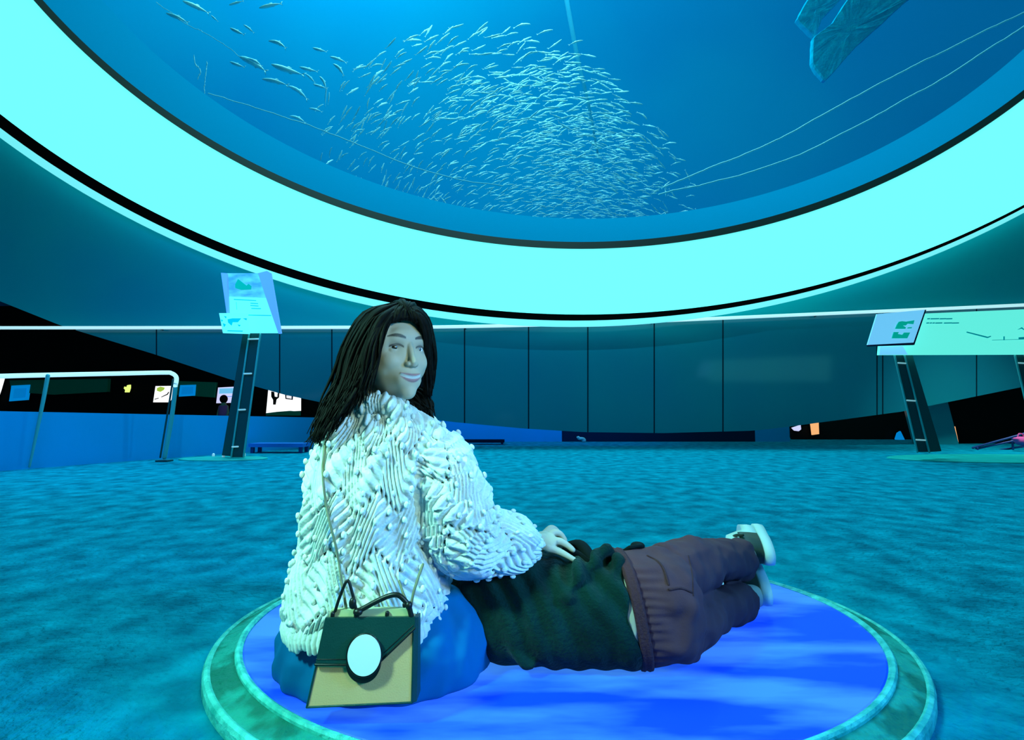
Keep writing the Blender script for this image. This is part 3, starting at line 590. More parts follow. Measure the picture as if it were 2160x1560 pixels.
def sneaker(c, d, lift):
    n = np.asarray(d, float); n /= np.linalg.norm(n)            # towards the sole
    a = np.array([.16, .96, .16]); a -= n*(a @ n); a /= np.linalg.norm(a); b = np.cross(n, a)
    W_ = lambda q: np.asarray(c)+(np.asarray(q)*[.82, 1.12, .98]) @ np.array([a, b, n])
    def outline(k, zz):
        pts = []
        for s in np.linspace(0, 2*PI, 48, endpoint=False):
            x = -math.cos(s); w = (.040+.008*x)*(1-.10*gs(np.array(x), .35)); pts.append((.095+.138*k*x, w*k*math.copysign(abs(math.sin(s))**.75, math.sin(s)), zz))
        return np.array(pts)
    r = thing  # noqa
    up = [outline(.90, .066), outline(.98, .045)]
    body = [outline(.96, .062), outline(1.0, .040), outline(.96, .012)]
    top = outline(.80, -.012); top[:, 2] += np.clip((top[:, 0]-.04)/.15, 0, 1)*.045; top2 = outline(.62, -.042); top2[:, 0] = .02+(top2[:, 0]-.02)*.55; 
    sh = obj('sneaker', (lambda vf: (W_(vf[0]), vf[1]))(loft([body[0], body[1], body[2], top, top2])), M['shoe_white'], mo, label=lift)
    so = [outline(1.0, .060), outline(1.07, .062), outline(1.09, .078), outline(1.06, .092), outline(.9, .094)]
    obj('sole', (lambda vf: (W_(vf[0]), vf[1]))(loft(so)), M['shoe_white'], sh)
    # dark heel counter patch wraps the heel
    hc_ = []
    for zz, k in ((.058, 1.025), (.030, 1.035), (.004, 1.0), (-.006, .95)):
        o_ = outline(k, zz); sel = np.r_[np.arange(36, 48), np.arange(0, 13)]; hc_.append(o_[sel])
    inn = [x*[1, .97, 1]+[.003, 0, 0] for x in hc_[::-1]]
    obj('heel_patch', (lambda vf: (W_(vf[0]), vf[1]))(loft(hc_+inn+[hc_[0]], cap=False, closed=False)), M['shoe_dark'], sh)
    obj('heel_tab', (lambda vf: (W_(vf[0]), vf[1]))(box((-.048, 0, -.012), (.012, .030, .05))), M['shoe_white'], sh)
    tg = [W_((.115, .0, -.012)), W_((.09, .018, -.020)), W_((.06, .034, -.012)), W_((.045, .040, .004))]
    obj('tongue_line', tube(tg, .005, 8, res=12), M['shoe_dark'], sh)
sneaker(ankU+[.010, .030, .006], (.95, -.22, -.04), 'white sneaker on the upper foot')
sneaker(ankL+[-.012, .045, .0], (.95, -.22, -.04), 'white sneaker on the lower foot')

# ================================================================== HANDBAG
M['bag_tan'] = mat('tan_leather', (.92, .50, .22), .5, c2=(.82, .45, .20), scale=6, bump=.12, bscale=300, spec=.3)
M['bag_cream'] = mat('cream_leather', (.58, .62, .36), .45, spec=.3)
M['bag_green'] = mat('dark_green_leather', (.008, .060, .048), .42, c2=(.005, .045, .036), scale=10, bump=.15, bscale=320, spec=.4)
M['bag_black'] = mat('black_leather', (.006, .007, .005), .4, spec=.4)
M['clasp'] = mat('white_enamel', (.85, .92, .88), .3, spec=.4, emit=(.5, .6, .57), estr=.0)
M['strap'] = mat('olive_strap', (.22, .21, .12), .6, spec=.2)
BY = 1.078
bagt = thing('handbag', 'tan handbag with dark green flap and white oval clasp hanging at her back', 'handbag', P(765, 1488, BY)*[1, 1, 0]+[0, .02, DT])
F_ = [(690, 1304), (873, 1302), (869, 1481), (647, 1491)]
fr = np.array([P(x, y, BY) for x, y in F_]); bkq = fr+np.array([[0, .022, 0], [0, .022, 0], [0, .04, 0], [0, .04, 0]])
obj('bag_body', hexa(fr, bkq), M['bag_tan'], bagt, smooth=False)
gx = np.array([.004, 0, 0]); g0 = np.array([fr[1], fr[2], bkq[2], bkq[1]])
obj('gusset', hexa(g0+gx*.2+[0, -.002, 0], g0+gx*2.2+[0, .004, 0]), M['bag_green'], bagt, smooth=False)
obj('edge_piping', join(*[tube([a, b], .0022, 8) for a, b in ((fr[0], fr[3]), (fr[3], fr[2]), (fr[2], fr[1]))]), M['bag_green'], bagt)
flap = obj('flap', pxprism([(686, 1303), (875, 1301), (875, 1324), (806, 1392), (800, 1402), (733, 1403), (664, 1402), (666, 1396)], BY-.007, .0065), M['bag_green'], bagt, smooth=False)
for q_, r_ in (([(665, 1401), (735, 1402)], .0022), ([(804, 1393), (875, 1325)], .0022), ([(668, 1390), (732, 1390)], .0009), ([(810, 1376), (872, 1318)], .0009)):
    obj('stitching' if r_ < .001 else 'flap_edge', tube([P(x, y, BY-.007) for x, y in q_], r_, 8), M['bag_black'], flap)
def oval(cx, cy, rx, ry, rot, n=48): return [(cx+rx*math.cos(t)*math.cos(rot)-ry*math.sin(t)*math.sin(rot), cy+rx*math.cos(t)*math.sin(rot)+ry*math.sin(t)*math.cos(rot)) for t in np.linspace(0, 2*PI, n, endpoint=False)]
obj('flap_tongue', pxprism(oval(766, 1400, 36, 41, .12), BY-.0095, .009), M['bag_black'], bagt, smooth=False)
obj('clasp', pxprism(oval(768, 1382, 35, 44, .13), BY-.016, .007), M['clasp'], bagt, smooth=False)
obj('clasp_rim', tube([P(x, y, BY-.0125) for x, y in oval(768, 1382, 36.3, 45.3, .13)+[oval(768, 1382, 36.3, 45.3, .13)[0]]], .002, 8, round_ends=False), M['bag_black'], bagt)
obj('top_panel', pxprism([(698, 1286), (861, 1283), (868, 1304), (691, 1306)], BY+.004, .012), M['bag_cream'], bagt, smooth=False)
for x, y in ((701, 1299), (816, 1298)): obj('stud', tube([P(x, y+2, BY+.001), P(x+1, y-6, BY+.001)], .0042, 10), M['bag_black'], bagt)
hy = BY+.002
obj('handle', join(tube([P(x, y, hy-.004) for x, y in [(752, 1302), (753, 1290), (764, 1284), (790, 1270), (818, 1257), (838, 1254), (852, 1264), (862, 1278), (868, 1300)]], .0052, 10, res=32),
                   tube([P(x, y, hy) for x, y in [(707, 1288), (718, 1255), (733, 1224), (743, 1250), (752, 1288)]], .0032, 8, res=24),
                   ellipsoid(P(744, 1272, hy-.006), (.0075, .007, .0115)), ellipsoid(P(755, 1290, hy-.008), (.0095, .008, .0075)),
                   ellipsoid(P(862, 1276, hy-.005), (.0075, .007, .008)), ellipsoid(P(853, 1275, hy-.004), (.004, .005, .006))), M['bag_black'], bagt)
on_sw = caster(*sw[0])
sp_ = line_on(on_sw, [(700, 905), (688, 930), (683, 965), (681, 1003), (691, 1081), (711, 1163), (722, 1235)], .009, 26)
obj('shoulder_strap', join(tube(np.vstack([sp_, [P(727, 1262, BY+.012)], [P(731, 1288, BY+.01)]]), .0045, 8, flat=.6),
                           tube([P(866, 1280, BY+.012), P(872, 1250, BY+.012), P(884, 1212, BY+.02), P(892, 1190, BY+.05)], .003, 8), tube([P(864, 1282, BY+.012), P(850, 1250, BY+.02), P(842, 1225, BY+.03)], .0026, 8)), M['strap'], bagt)

# ================================================================== INFORMATION STANDS
M['panel_cyan'] = mat('lit_panel_cyan', (.15, .75, .75), .5, emit=(.16, 1.0, 1.0), estr=.72, spec=0)
M['panel_mint'] = mat('lit_panel_mint', (.15, .75, .6), .5, emit=(.16, 1.0, .82), estr=.75, spec=0)
M['panel_lilac'] = mat('lit_panel_lilac', (.15, .4, .9), .5, emit=(.12, .38, 1.0), estr=.62, spec=0)
M['panel_pale'] = mat('lit_panel_pale', (.2, .6, .9), .5, emit=(.2, .66, 1.0), estr=.72, spec=0)
M['panel_sky'] = mat('lit_picture', (.1, .5, .8), .5, c2=(.05, .3, .7), scale=4, emit=(.12, .75, 1.0), ecol2=(.05, .35, .85), estr=.75, spec=0, stretch=(1, 1, 2.2))
M['ink'] = mat('print_teal', (.0, .28, .34), .6, emit=(.0, .30, .34), estr=.5, spec=0)
M['ink_faint'] = mat('print_faint', (.0, .5, .55), .6, emit=(.0, .58, .64), estr=.7, spec=0)
M['ink_green'] = mat('print_green', (.01, .42, .30), .6, emit=(.0, .46, .33), estr=.6, spec=0)
KY = 7.6
ks = thing('information_stand', 'tall lit information stand with folded panels in front of the left wall', 'information stand', (P(490, 962, KY)[0], KY, 0))
def slab(nm, poly, Y, m, parent, th=.03): return obj(nm, pxprism(poly, Y, th), M[m], parent, smooth=False)
pic = slab('picture_panel', [(477, 576), (545, 576), (561, 628), (480, 625)], KY-.02, 'panel_sky', ks)
slab('picture', [(496, 599), (502, 588), (520, 602), (524, 598), (530, 603), (529, 610), (508, 611), (496, 607)], KY-.03, 'ink_green', pic, .01)
txt = slab('text_panel', [(480, 625), (561, 628), (588, 702), (526, 702), (482, 662)], KY-.02, 'panel_cyan', ks)
for a, b in (((493, 631), (539, 633.5)), ((498, 637), (498.5, 652)), ((528, 639), (543, 640)), ((528, 644), (544, 645)), ((530, 650), (549, 650.5)), ((520, 664), (571, 665))):
    slab('printed_line', [(a[0], a[1]-.8), (b[0]+.8, b[1]-.8), (b[0]+.8, b[1]+.8), (a[0], a[1]+.8)], KY-.03, 'ink_faint', txt, .01)
slab('side_flap', [(466, 575), (478, 576), (482, 661), (478, 661)], KY-.06, 'panel_lilac', ks, .05)
slab('side_flap', [(544, 576), (563, 571), (570, 575), (592, 702), (587, 703), (561, 628)], KY-.10, 'panel_lilac', ks, .05)
card = slab('map_card', [(462, 660), (522, 660), (526, 704), (470, 702)], KY-.12, 'panel_cyan', ks, .02)
for pl in ([(480, 673), (490, 671), (508, 671), (501, 679), (490, 679), (488, 686), (481, 680)], [(512, 671), (520, 671), (519, 675)], [(472, 666), (477, 667), (476, 671)], [(466, 673), (470, 675), (467, 678)], [(470, 681), (476, 684), (472, 689)],
           [(501, 684), (507, 685), (504, 688)], [(480, 696), (512, 697), (510, 699), (479, 698)]):
    slab('printed_shape', pl, KY-.135, 'ink_faint', card, .012)
pst = slab('post', [(527, 702), (549, 702), (514, 964), (488, 964)], KY+.06, 'steel_dark', ks, .03)
slab('post', [(512, 704), (527, 702), (489, 962), (468, 960)], KY+.16, 'steel_dark', ks, .04)
for a, b in (((526, 703), (488, 963)), ((549, 705), (514, 962))):
    obj('edge_bar', tube([P(*a, KY+.05), P(*b, KY+.05)], .014, 8), M['steel_edge'], ks)
for y, x0, x1 in ((715, 524, 545), (788, 515, 530), (864, 504, 517), (942, 490, 502)):
    obj('rung', tube([P(x0, y, KY+.04), P(x1, y-.5, KY+.04)], .012, 8), M['steel_white'], ks)
bp_ = G(472, 968); 
obj('base_plate', (lambda c: loft([np.array([[c[0]+.62*k*math.cos(t), c[1]+.34*k*math.sin(t)+.0, zz] for t in np.linspace(0, 2*PI, 40, endpoint=False)]) for k, zz in ((1, 0), (1, .012), (.97, .018))]))(bp_), M['base_green'], ks, smooth=False)
for x, y in ((450, 963), (471, 966), (515, 962)): obj('bolt', tube([G(x, y, .0)+[0, 0, .01], G(x, y, .0)+[0, 0, .035]], .02, 8), M['steel_white'], ks)
RY = 7.3
kr = thing('information_stand', 'wide mint lit information board on two slanted ladder posts, right side', 'information stand', (P(2060, 965, RY)[0], RY, 0))
bd = slab('board', [(1862, 664), (1950, 661), (2160, 652), (2330, 645), (2330, 746), (2160, 747), (1855, 748)], RY, 'panel_mint', kr, .05)
slab('pale_corner', [(1857, 730), (1904, 729), (1915, 747.5), (1855, 748)], RY-.01, 'panel_pale', bd, .012)
for y, segs in ((672, [(1957, 1962), (1964, 1981), (1983, 1996), (1997, 2009)]), (681, [(1955, 1960), (1962, 1966), (1968, 1972), (1974, 1988), (1992, 2008), (2009, 2023)])):
    for a, b in segs: slab('printed_line', [(a, y-1.1), (b, y-1.4), (b, y+.7), (a, y+1.0)], RY-.012, 'ink', bd, .012)
slab('printed_drawing', [(2040, 699), (2084, 710), (2090, 708), (2091, 709.5), (2084, 712.5), (2040, 701)], RY-.012, 'ink', bd, .012)
for pl in ([(2118, 709), (2119.4, 709), (2119.4, 717), (2118, 717)], [(2094, 716.6), (2160, 714.6), (2160, 715.4), (2094, 717.4)], [(2147, 695), (2156, 690), (2164, 697), (2156, 692.5)], [(2150, 711), (2164, 710), (2164, 715), (2150, 715)]):
    slab('printed_drawing', pl, RY-.012, 'ink', bd, .012)
sc_ = slab('tilted_card', [(1850, 662), (1951, 653), (1927, 722), (1830, 727)], RY-.16, 'panel_pale', kr, .02)
slab('card_edge', [(1830, 727), (1927, 722), (1951, 653), (1954, 653), (1929, 727), (1832, 730)], RY-.15, 'navy', sc_, .03)
for pl in ([(1897, 678), (1903, 677), (1911, 678), (1929, 675), (1927, 683), (1915, 682), (1911, 686), (1904, 686), (1911, 690), (1910, 693), (1889, 693), (1893, 684)],
           [(1916, 690), (1924, 689.6), (1923, 692), (1915, 692.4)],
           [(1886, 700), (1896, 700), (1894, 704), (1904, 706), (1908, 701), (1920, 701), (1914, 713), (1882, 713)]):
    slab('printed_letter', pl, RY-.175, 'ink_green', sc_, .016)
for dx, Yp in ((0, RY+.06), (254, RY+.06)):
    slab('post', [(1888+dx, 749), (1907+dx, 749), (1960+dx, 953), (1936+dx, 953)], Yp, 'steel_dark', kr, .03)
    slab('post', [(1907+dx, 749), (1925+dx, 749), (1986+dx, 951), (1961+dx, 953)], Yp+.10, 'steel_dark', kr, .04)
    for a, b in (((1887+dx, 750), (1935+dx, 953)), ((1908+dx, 750), (1960+dx, 953))): obj('edge_bar', tube([P(*a, Yp-.01), P(*b, Yp-.01)], .013, 8), M['steel_edge'], kr)
    for y in (765, 844, 927):
        t = (y-750)/203; obj('rung', tube([P(1887+dx+48*t+4, y, Yp-.02), P(1908+dx+52*t-2, y+1, Yp-.02)], .011, 8), M['steel_white'], kr)
obj('base_plate', (lambda c: loft([np.array([[c[0]+1.75*k*math.cos(t), c[1]+.70*k*math.sin(t), zz] for t in np.linspace(0, 2*PI, 56, endpoint=False)]) for k, zz in ((1, 0), (1, .012), (.98, .02))]))(G(2135, 968)), M['base_green'], kr, smooth=False)

# ================================================================== LEFT BARRIER RAIL
LY = 6.35
br = thing('barrier_rail', 'bent steel barrier rail in front of the low blue wall', 'railing', G(206, 980))
q0, q1 = P(-260, 798, 6.0), P(352, 786, 7.2)
f0, f1 = G(62, 986), G(347, 965)
leg = f1
obj('top_rail', tube([P(-320, 801, 5.5), P(-100, 796, 5.9), P(60, 791.5, 6.22), P(250, 787.5, 6.8), P(345, 785.5, 7.15), P(362, 787, 7.2), P(372, 796, 7.22), P(370, 815, 7.22)], .028, 12, res=60), M['rail_white'], br)
obj('post', tube([P(371, 808, 7.22), P(362, 880, 7.24), P(347, 964, 7.25)], .028, 12, res=12), M['steel_edge'], br)
obj('post', tube([P(365, 800, 7.3), P(352, 880, 7.30), P(338, 964, 7.30)], .012, 10, res=12), M['steel_dark'], br)
obj('post', tube([P(101, 792, 6.30), P(88, 860, 6.28), P(62, 984, 6.26)], [.022, .020, .012], 10, res=14), M['steel_edge'], br)
obj('foot_plate', box(P(347, 965, 7.25)*[1, 1, 0]+[0, 0, .012], (.16, .14, .02)), M['steel_dark'], br, smooth=False)

# ================================================================== GALLERY BEHIND
M['screen_white'] = mat('screen_white', (.8, .8, .8), .5, emit=(1, .98, .98), estr=1.15, spec=0)
M['screen_lilac'] = mat('screen_lilac', (.5, .5, .8), .5, emit=(.72, .70, 1.0), estr=.85, spec=0)
M['screen_blue'] = mat('screen_blue', (0, .2, .5), .5, emit=(.0, .19, .52), estr=1.0, spec=0)
M['screen_dim'] = mat('screen_dim_blue', (0, .2, .5), .5, emit=(.0, .155, .46), estr=1.0, spec=0)
M['sign_yellow'] = mat('sign_yellow', (.7, .8, .2), .5, emit=(.85, 1.0, .22), estr=1.0, spec=0)
M['sign_orange'] = mat('sign_orange', (.8, .4, .15), .5, emit=(1.0, .44, .17), estr=.95, spec=0)
M['pink'] = mat('pink_cloth', (.75, .10, .32), .8, emit=(.3, .05, .12), estr=.0, spec=.1)
M['leafgreen'] = mat('screen_green', (.3, .5, .05), .6, emit=(.34, .5, .06), estr=1.0, spec=0)
GY = 16.4
def screen(name, poly, m, label, cat, Y=GY, extra=(), group=None):
    c = np.mean(np.array(poly), axis=0); t = thing(name, label, cat, P(c[0], c[1], Y), group)
    x = np.array(poly, float); big = c+(x-c)*1.05
    obj('bezel', pxprism([tuple(p) for p in big], Y+.04, .10), M['black'], t, smooth=False)
    pn = obj('display', pxprism(poly, Y, .05), M[m], t, smooth=False)
    for nm, pl, mm in extra: obj(nm, pxprism(pl, Y-.02, .025), M[mm], pn, smooth=False)
    return t
screen('wall_screen', [(-30, 797), (7, 798), (0, 822), (-8, 845), (-34, 846)], 'screen_white', 'bright white screen cut by the left edge of the view', 'screen')
screen('wall_poster', [(24, 813), (63, 811), (58, 843), (19, 846)], 'screen_blue', 'dim blue wall panel between the white edge screen and the rail post', 'panel',
       extra=[('inner_panel', [(30, 819), (56, 818), (53, 838), (27, 840)], 'screen_dim')])
screen('illuminated_sign', [(268, 812), (274, 811), (274, 818), (271, 827), (263, 827), (264, 822), (261, 819), (262, 815), (266, 817)], 'sign_yellow', 'small ragged yellow lit sign in the dark gallery', 'sign')
screen('wall_screen', [(328, 814), (360, 813.5), (364, 818), (360, 842), (355, 848), (323, 848)], 'screen_white', 'white screen with a green plant picture beside the bent rail corner', 'screen',
       extra=[('plant_picture', [(331, 818), (338, 815), (347, 817), (345, 822), (338, 826), (331, 824)], 'leafgreen'), ('line', [(326, 841), (334, 838.6), (334, 839.8), (326, 842.4)], 'black'), ('line', [(340, 836.4), (352, 830.5), (355, 826), (356, 827), (353, 832), (340, 837.5)], 'black')])
screen('wall_poster', [(380, 812), (413, 811), (411, 834), (377, 836)], 'screen_blue', 'dim blue wall panel right of the plant picture screen', 'panel',
       extra=[('inner_panel', [(384, 816), (408, 815), (407, 830), (382, 832)], 'screen_dim')])
screen('wall_screen', [(460, 817), (497, 815), (492, 849), (456, 850)], 'screen_lilac', 'pale screen behind the small figure in pink', 'screen',
       extra=[('picture_band', [(463, 819), (495, 818), (493, 829), (462, 830)], 'panel_pale'), ('line', [(466, 836), (489, 835), (489, 836.2), (466, 837.2)], 'panel_lilac')])
screen('wall_screen', [(566, 820), (585, 822), (610, 830), (634, 834), (634, 866), (612, 867), (605, 871), (561, 874)], 'screen_white', 'large white lit screen left of her hair', 'screen',
       extra=[('hanging_prop', [(572, 825), (578, 826), (579, 836), (585, 837), (586, 826), (589, 827), (588, 838), (583, 842), (581, 853), (576, 853), (576, 843), (572, 836)], 'brown_dark'),
              ('picture_frame', [(601, 830), (618, 833), (617, 843), (602, 841)], 'navy'), ('picture_inside', [(604, 833), (615, 835), (615, 841), (604, 839)], 'screen_white'),
              ('low_shelf', [(561, 871), (585, 868), (612, 866), (634, 868), (634, 876), (561, 876)], 'dark_green')])
# small figure
pc_ = P(471, 870, 15.4); ch = thing('person', 'small dark-haired figure in a pink top watching the pale screen', 'person', (pc_[0], 15.4, 0))
x0, y0 = pc_[0], 15.4
bd_ = [ellipsoid((x0, y0, 1.05), (.085, .10, .12)), tube([(x0, y0, .98), (x0, y0, .86), (x0, y0, .55)], [.045, .11, .11], 14)]
for q in (-1, 1): bd_ += [tube([(x0+q*.06, y0, .55), (x0+q*.07, y0, .28), (x0+q*.07, y0, .05), (x0+q*.07, y0-.1, .035)], [.065, .05, .035, .03], 10), tube([(x0+q*.11, y0, .86), (x0+q*.15, y0-.02, .66), (x0+q*.13, y0-.10, .50)], [.036, .03, .025], 10)]
V, Fc, Nn = remesh(bd_, .02, 3); obj('body', (V, Fc), M['skin'], ch, cols=np.tile(np.array(SKIN)*.6, (len(V), 1)))
obj('top', loft([np.array([[x0+r*math.cos(t), y0+r*.85*math.sin(t), z] for t in np.linspace(0, 2*PI, 24, endpoint=False)]) for z, r in ((.90, .08), (.86, .135), (.7, .135), (.5, .15))]), M['pink'], ch)
obj('hair', ellipsoid((x0, y0-.01, 1.07), (.105, .115, .125)), M['hair'], ch); 
# benches
def bench(c, w, d, h, m, label):
    t = thing('bench', label, 'bench', (c[0], c[1], 0)); obj('seat', box((c[0], c[1], h-.03), (w, d, .06)), M[m], t, smooth=False)
    for a in (-1, 1):
        for b in (-1, 1): obj('leg', box((c[0]+a*(w/2-.05), c[1]+b*(d/2-.05), (h-.06)/2), (.05, .05, h-.06)), M['blue_steel'], t, smooth=False)
    return t
c = G(602, 953); bench((c[0]-.05, c[1]-.1), 0.9, .35, .16, 'blue_bench', 'low blue bench at the end of the low blue wall, left of her')
c = G(1010, 928); bench((c[0]+.1, 11.2), 1.1, .3, .10, 'navy', 'low dark bench in front of the blue base wall right of her shoulder')
# lamps and items under the right of the dish
screen('wall_lamp', [(1671, 902), (1689, 896), (1690, 905), (1685, 909), (1677, 908)], 'screen_lilac', 'small lilac half-round lamp under the right of the wall', 'lamp', Y=13.04)
screen('illuminated_sign', [(1711, 893), (1727, 891), (1728, 915), (1714, 917)], 'sign_orange', 'orange lit sign beside the small lilac lamp', 'sign', Y=13.04)
screen('illuminated_sign', [(2008, 900), (2015, 899), (2022, 932), (2015, 934)], 'sign_orange', 'narrow orange lit strip right of the ladder post', 'sign', Y=11.34)
screen('wall_poster', [(1894, 913), (1900, 909), (1914, 938), (1896, 940), (1890, 925)], 'screen_blue', 'blue angular panel just left of the right ladder post', 'panel', Y=13.04)
obx = thing('fallen_barrier', 'dark low barrier lying along the floor at the right edge', 'barrier', G(2120, 946))
for a, b in (((2052, 944), (2190, 906)), ((2060, 946), (2190, 918)), ((2100, 950), (2190, 936))): obj('bar', tube([P(*a, 9.7), P(*b, 9.3)], .018, 8), M['blue_steel'], obx)
for x, y in ((2062, 944), (2135, 922), (2185, 909)): obj('leg', tube([P(x, y, 9.5), P(x, y, 9.5)*[1, 1, 0]+[0, 0, .01]], .016, 8), M['blue_steel'], obx)
pg = P(2153, 929, 9.1); sb_ = remesh([ellipsoid(pg, (.10, .09, .075)), ellipsoid(pg+[-.07, 0, .03], (.05, .06, .03)), ellipsoid(pg+[.06, 0, -.05], (.07, .06, .05))], .012, 3)
pb = thing('bag', 'pink bag propped on the dark low barrier at the right edge', 'bag', (pg[0], pg[1], pg[2]-.09)); obj('bag_body', sb_[:2], M['pink'], pb); obj('handle', tube([pg+[-.05, 0, .06], pg+[-.02, 0, .12], pg+[.04, 0, .11], pg+[.06, 0, .05]], .010, 8, res=16), M['pink'], pb)
c = P(1226, 918, 11.9); c[2] = .085; tag(obj('display_figure', remesh([ellipsoid(c, (.09, .05, .035)), ellipsoid(c+[.06, 0, -.04], (.05, .04, .05)), ellipsoid(c+[-.07, 0, .03], (.04, .04, .03))], .012, 2)[:2], M['shoe_white'], origin=c*[1, 1, 0]), 'small pale object lying before the dark base wall below the dish', 'object')

# ================================================================== INSIDE THE TANK
FISHPROF = [(-.50, .012, .010), (-.42, .035, .022), (-.28, .075, .05), (-.05, .115, .075), (.15, .125, .08), (.32, .10, .068), (.43, .062, .045), (.50, .015, .012)]
def fish_mesh(n=8, bend=0.0):
    rg_ = [np.array([[x, w*math.cos(t), h*math.sin(t)] for t in np.linspace(0, 2*PI, n, endpoint=False)]) for x, h, w in FISHPROF]
    body = loft(rg_)
    def fin(poly): return prism([(x, -.006, z) for x, z in poly], (0, .012, 0))
    V, Fc = join(body, fin([(-.46, .0), (-.62, .13), (-.56, .02), (-.54, 0)]), fin([(-.46, 0), (-.54, 0), (-.56, -.02), (-.62, -.13)]), fin([(.05, .115), (-.02, .175), (-.14, .15), (-.12, .09)]), fin([(-.1, -.10), (-.18, -.14), (-.22, -.09)]))
    V = np.array(V, float); V[:, 2] -= bend*V[:, 0]**2*2; V[:, 1] += bend*.5*V[:, 0]**2; return V, Fc
FM = [fish_mesh(8, b) for b in (0.0, .16, -.12, .30)]
FME = [new_mesh('sardine', v, f, M['fish']) for v, f in FM]
def fish_matrix(px, py, Y, ang, Lpx, yaw, slim=1.0):
    c = P(px, py, Y); L = Lpx*Y/FPX; ca, sa = math.cos(ang), math.sin(ang)
    x = np.array([ca*math.cos(yaw), math.sin(yaw), sa*math.cos(yaw)]); x /= np.linalg.norm(x)
    y = np.cross([0, 0, 1], x); y /= np.linalg.norm(y); z = np.cross(x, y)
    return c, L/max(.5, math.cos(yaw)), np.array([x, y, z])
big = [(715, 95, 890, 165), (845, 12, 1040, 85), (1060, 115, 1112, 160), (1190, 38, 1310, 8), (1415, 60, 1600, 25), (1190, 200, 1320, 275), (1308, 185, 1390, 245), (1490, 285, 1650, 365), (1820, 352, 1945, 405), (1958, 425, 2095, 472), (1990, 465, 2085, 575),
       (1190, 460, 1322, 520), (1260, 402, 1500, 550), (1340, 436, 1455, 492), (1505, 492, 1765, 568), (1440, 592, 1650, 642), (1650, 640, 1805, 742), (1720, 502, 1875, 552), (1780, 556, 1855, 625), (1890, 565, 1948, 675), (1830, 638, 1945, 672), (1800, 815, 1910, 848), (1655, 868, 1790, 925)]
BME = [new_mesh('mackerel', *fish_mesh(10, b), M['bigfish']) for b in (.10, .25, -.05)]
BRT = new_mesh('mackerel_bright', *fish_mesh(10, .05), M['fish'])
rg = np.random.RandomState(21)
lit = {1: 'bright pale fish near the top left of the tank', 3: 'short bright fish at the top edge of the tank', 4: 'brightest long white fish at the top edge of the tank'}
for i, (ax_, ay_, bx_, by_) in enumerate(big):
    x1, y1, x2, y2 = (150+v*.27778 if k % 2 == 0 else v*.27778 for k, v in enumerate((ax_, ay_, bx_, by_)))
    Lp = math.hypot(x2-x1, y2-y1)*.92; a = math.atan2(-(y1-y2), x1-x2); Y = rg.uniform(15.5, 18)
    c, L, A = fish_matrix((x1+x2)/2, (y1+y2)/2, Y, a, Lp, rg.uniform(-.2, .2))
    o = bpy.data.objects.new('mackerel', BRT if i in lit else BME[i % 3]); COL.objects.link(o); o.location = c
    from mathutils import Matrix
    o.rotation_euler = Matrix(A.T.tolist()).to_euler(); o.scale = (L, L*.75, L*.75)
    if i in lit: tag(o, lit[i], 'fish')
    else: tag(o, 'larger blue-grey fish swimming at the upper left of the sardine school', 'fish', 'larger fish left of the school')
# the school: density and heading fields in the plane of the tank
def dens(x, y):
    d = 0
    if y > 510: return 0
    top = np.interp(x, [680, 740, 850, 1000, 1200, 1300, 1400, 1480], [200, 150, 70, 40, 60, 170, 270, 400])
    bot = np.interp(x, [660, 800, 1000, 1200, 1500], [400, 440, 480, 505, 480])
    if y < top or y > bot or x < 670 or x > 1478: return 0
    d = .16
    d += 1.5*math.exp(-((x-1240)/125)**2-((y-345)/110)**2)+1.1*math.exp(-((x-1260)/150)**2-((y-455)/55)**2)+.55*math.exp(-((x-1060)/150)**2-((y-240)/75)**2)
    d += .28*math.exp(-((x-1150)/120)**2-((y-180)/60)**2)+.30*math.exp(-((x-1000)/140)**2-((y-400)/70)**2)+.22*math.exp(-((x-850)/120)**2-((y-440)/45)**2)+.25*math.exp(-((x-770)/70)**2-((y-220)/60)**2)
    return d
def heading(x, y):
    a = np.interp(x, [680, 800, 950, 1100, 1220, 1320, 1420], [55, 42, 32, 16, 2, -12, -18])
    if y > 300 and x < 1000: a += np.interp(x, [680, 1000], [1, 0])*np.interp(y, [300, 400], [0, 45])
    if y > 420 and x < 950: a = -50
    return a
pts = []
occ = {}
while len(pts) < 1500:
    x, y = rg.uniform(660, 1480), rg.uniform(35, 508)
    if rg.rand()*1.9 > dens(x, y): continue
    k = (int(x//9), int(y//5))
    if occ.get(k, 0) >= 1 and rg.rand() < .85: continue
    occ[k] = occ.get(k, 0)+1
    L = np.interp(y, [40, 180, 300, 420, 500], [30, 27, 23, 19, 15])*rg.uniform(.8, 1.15)
    pts.append((x, y, L, math.radians(heading(x, y)+rg.normal()*(13 if x < 1380 else 28)), rg.uniform(14.6, 18.5), rg.normal()*.25))
pts.sort(key=lambda p: -p[2])
rest = []
for i, (x, y, L, a, Y, yaw) in enumerate(pts):
    c, Lw, A = fish_matrix(x, y, Y, a, L, yaw)
    if i < 300:
        o = bpy.data.objects.new('sardine', FME[i % 4]); COL.objects.link(o); o.location = c; o.rotation_euler = Matrix(A.T.tolist()).to_euler(); o.scale = (Lw*1.08, Lw*.6, Lw*.56)
        tag(o, 'slim silvery sardine swimming in the dense school behind the window', 'fish', 'sardines in the school')
    else:
        v, f = FM[i % 4]; rest.append(((v*[Lw*1.08, Lw*.6, Lw*.56]) @ A+c, f))
so_ = obj('sardine_school', join(*rest), M['fish']); tag(so_, 'mass of small silvery sardines in the lower centre of the tank', 'fish school', kind='stuff')
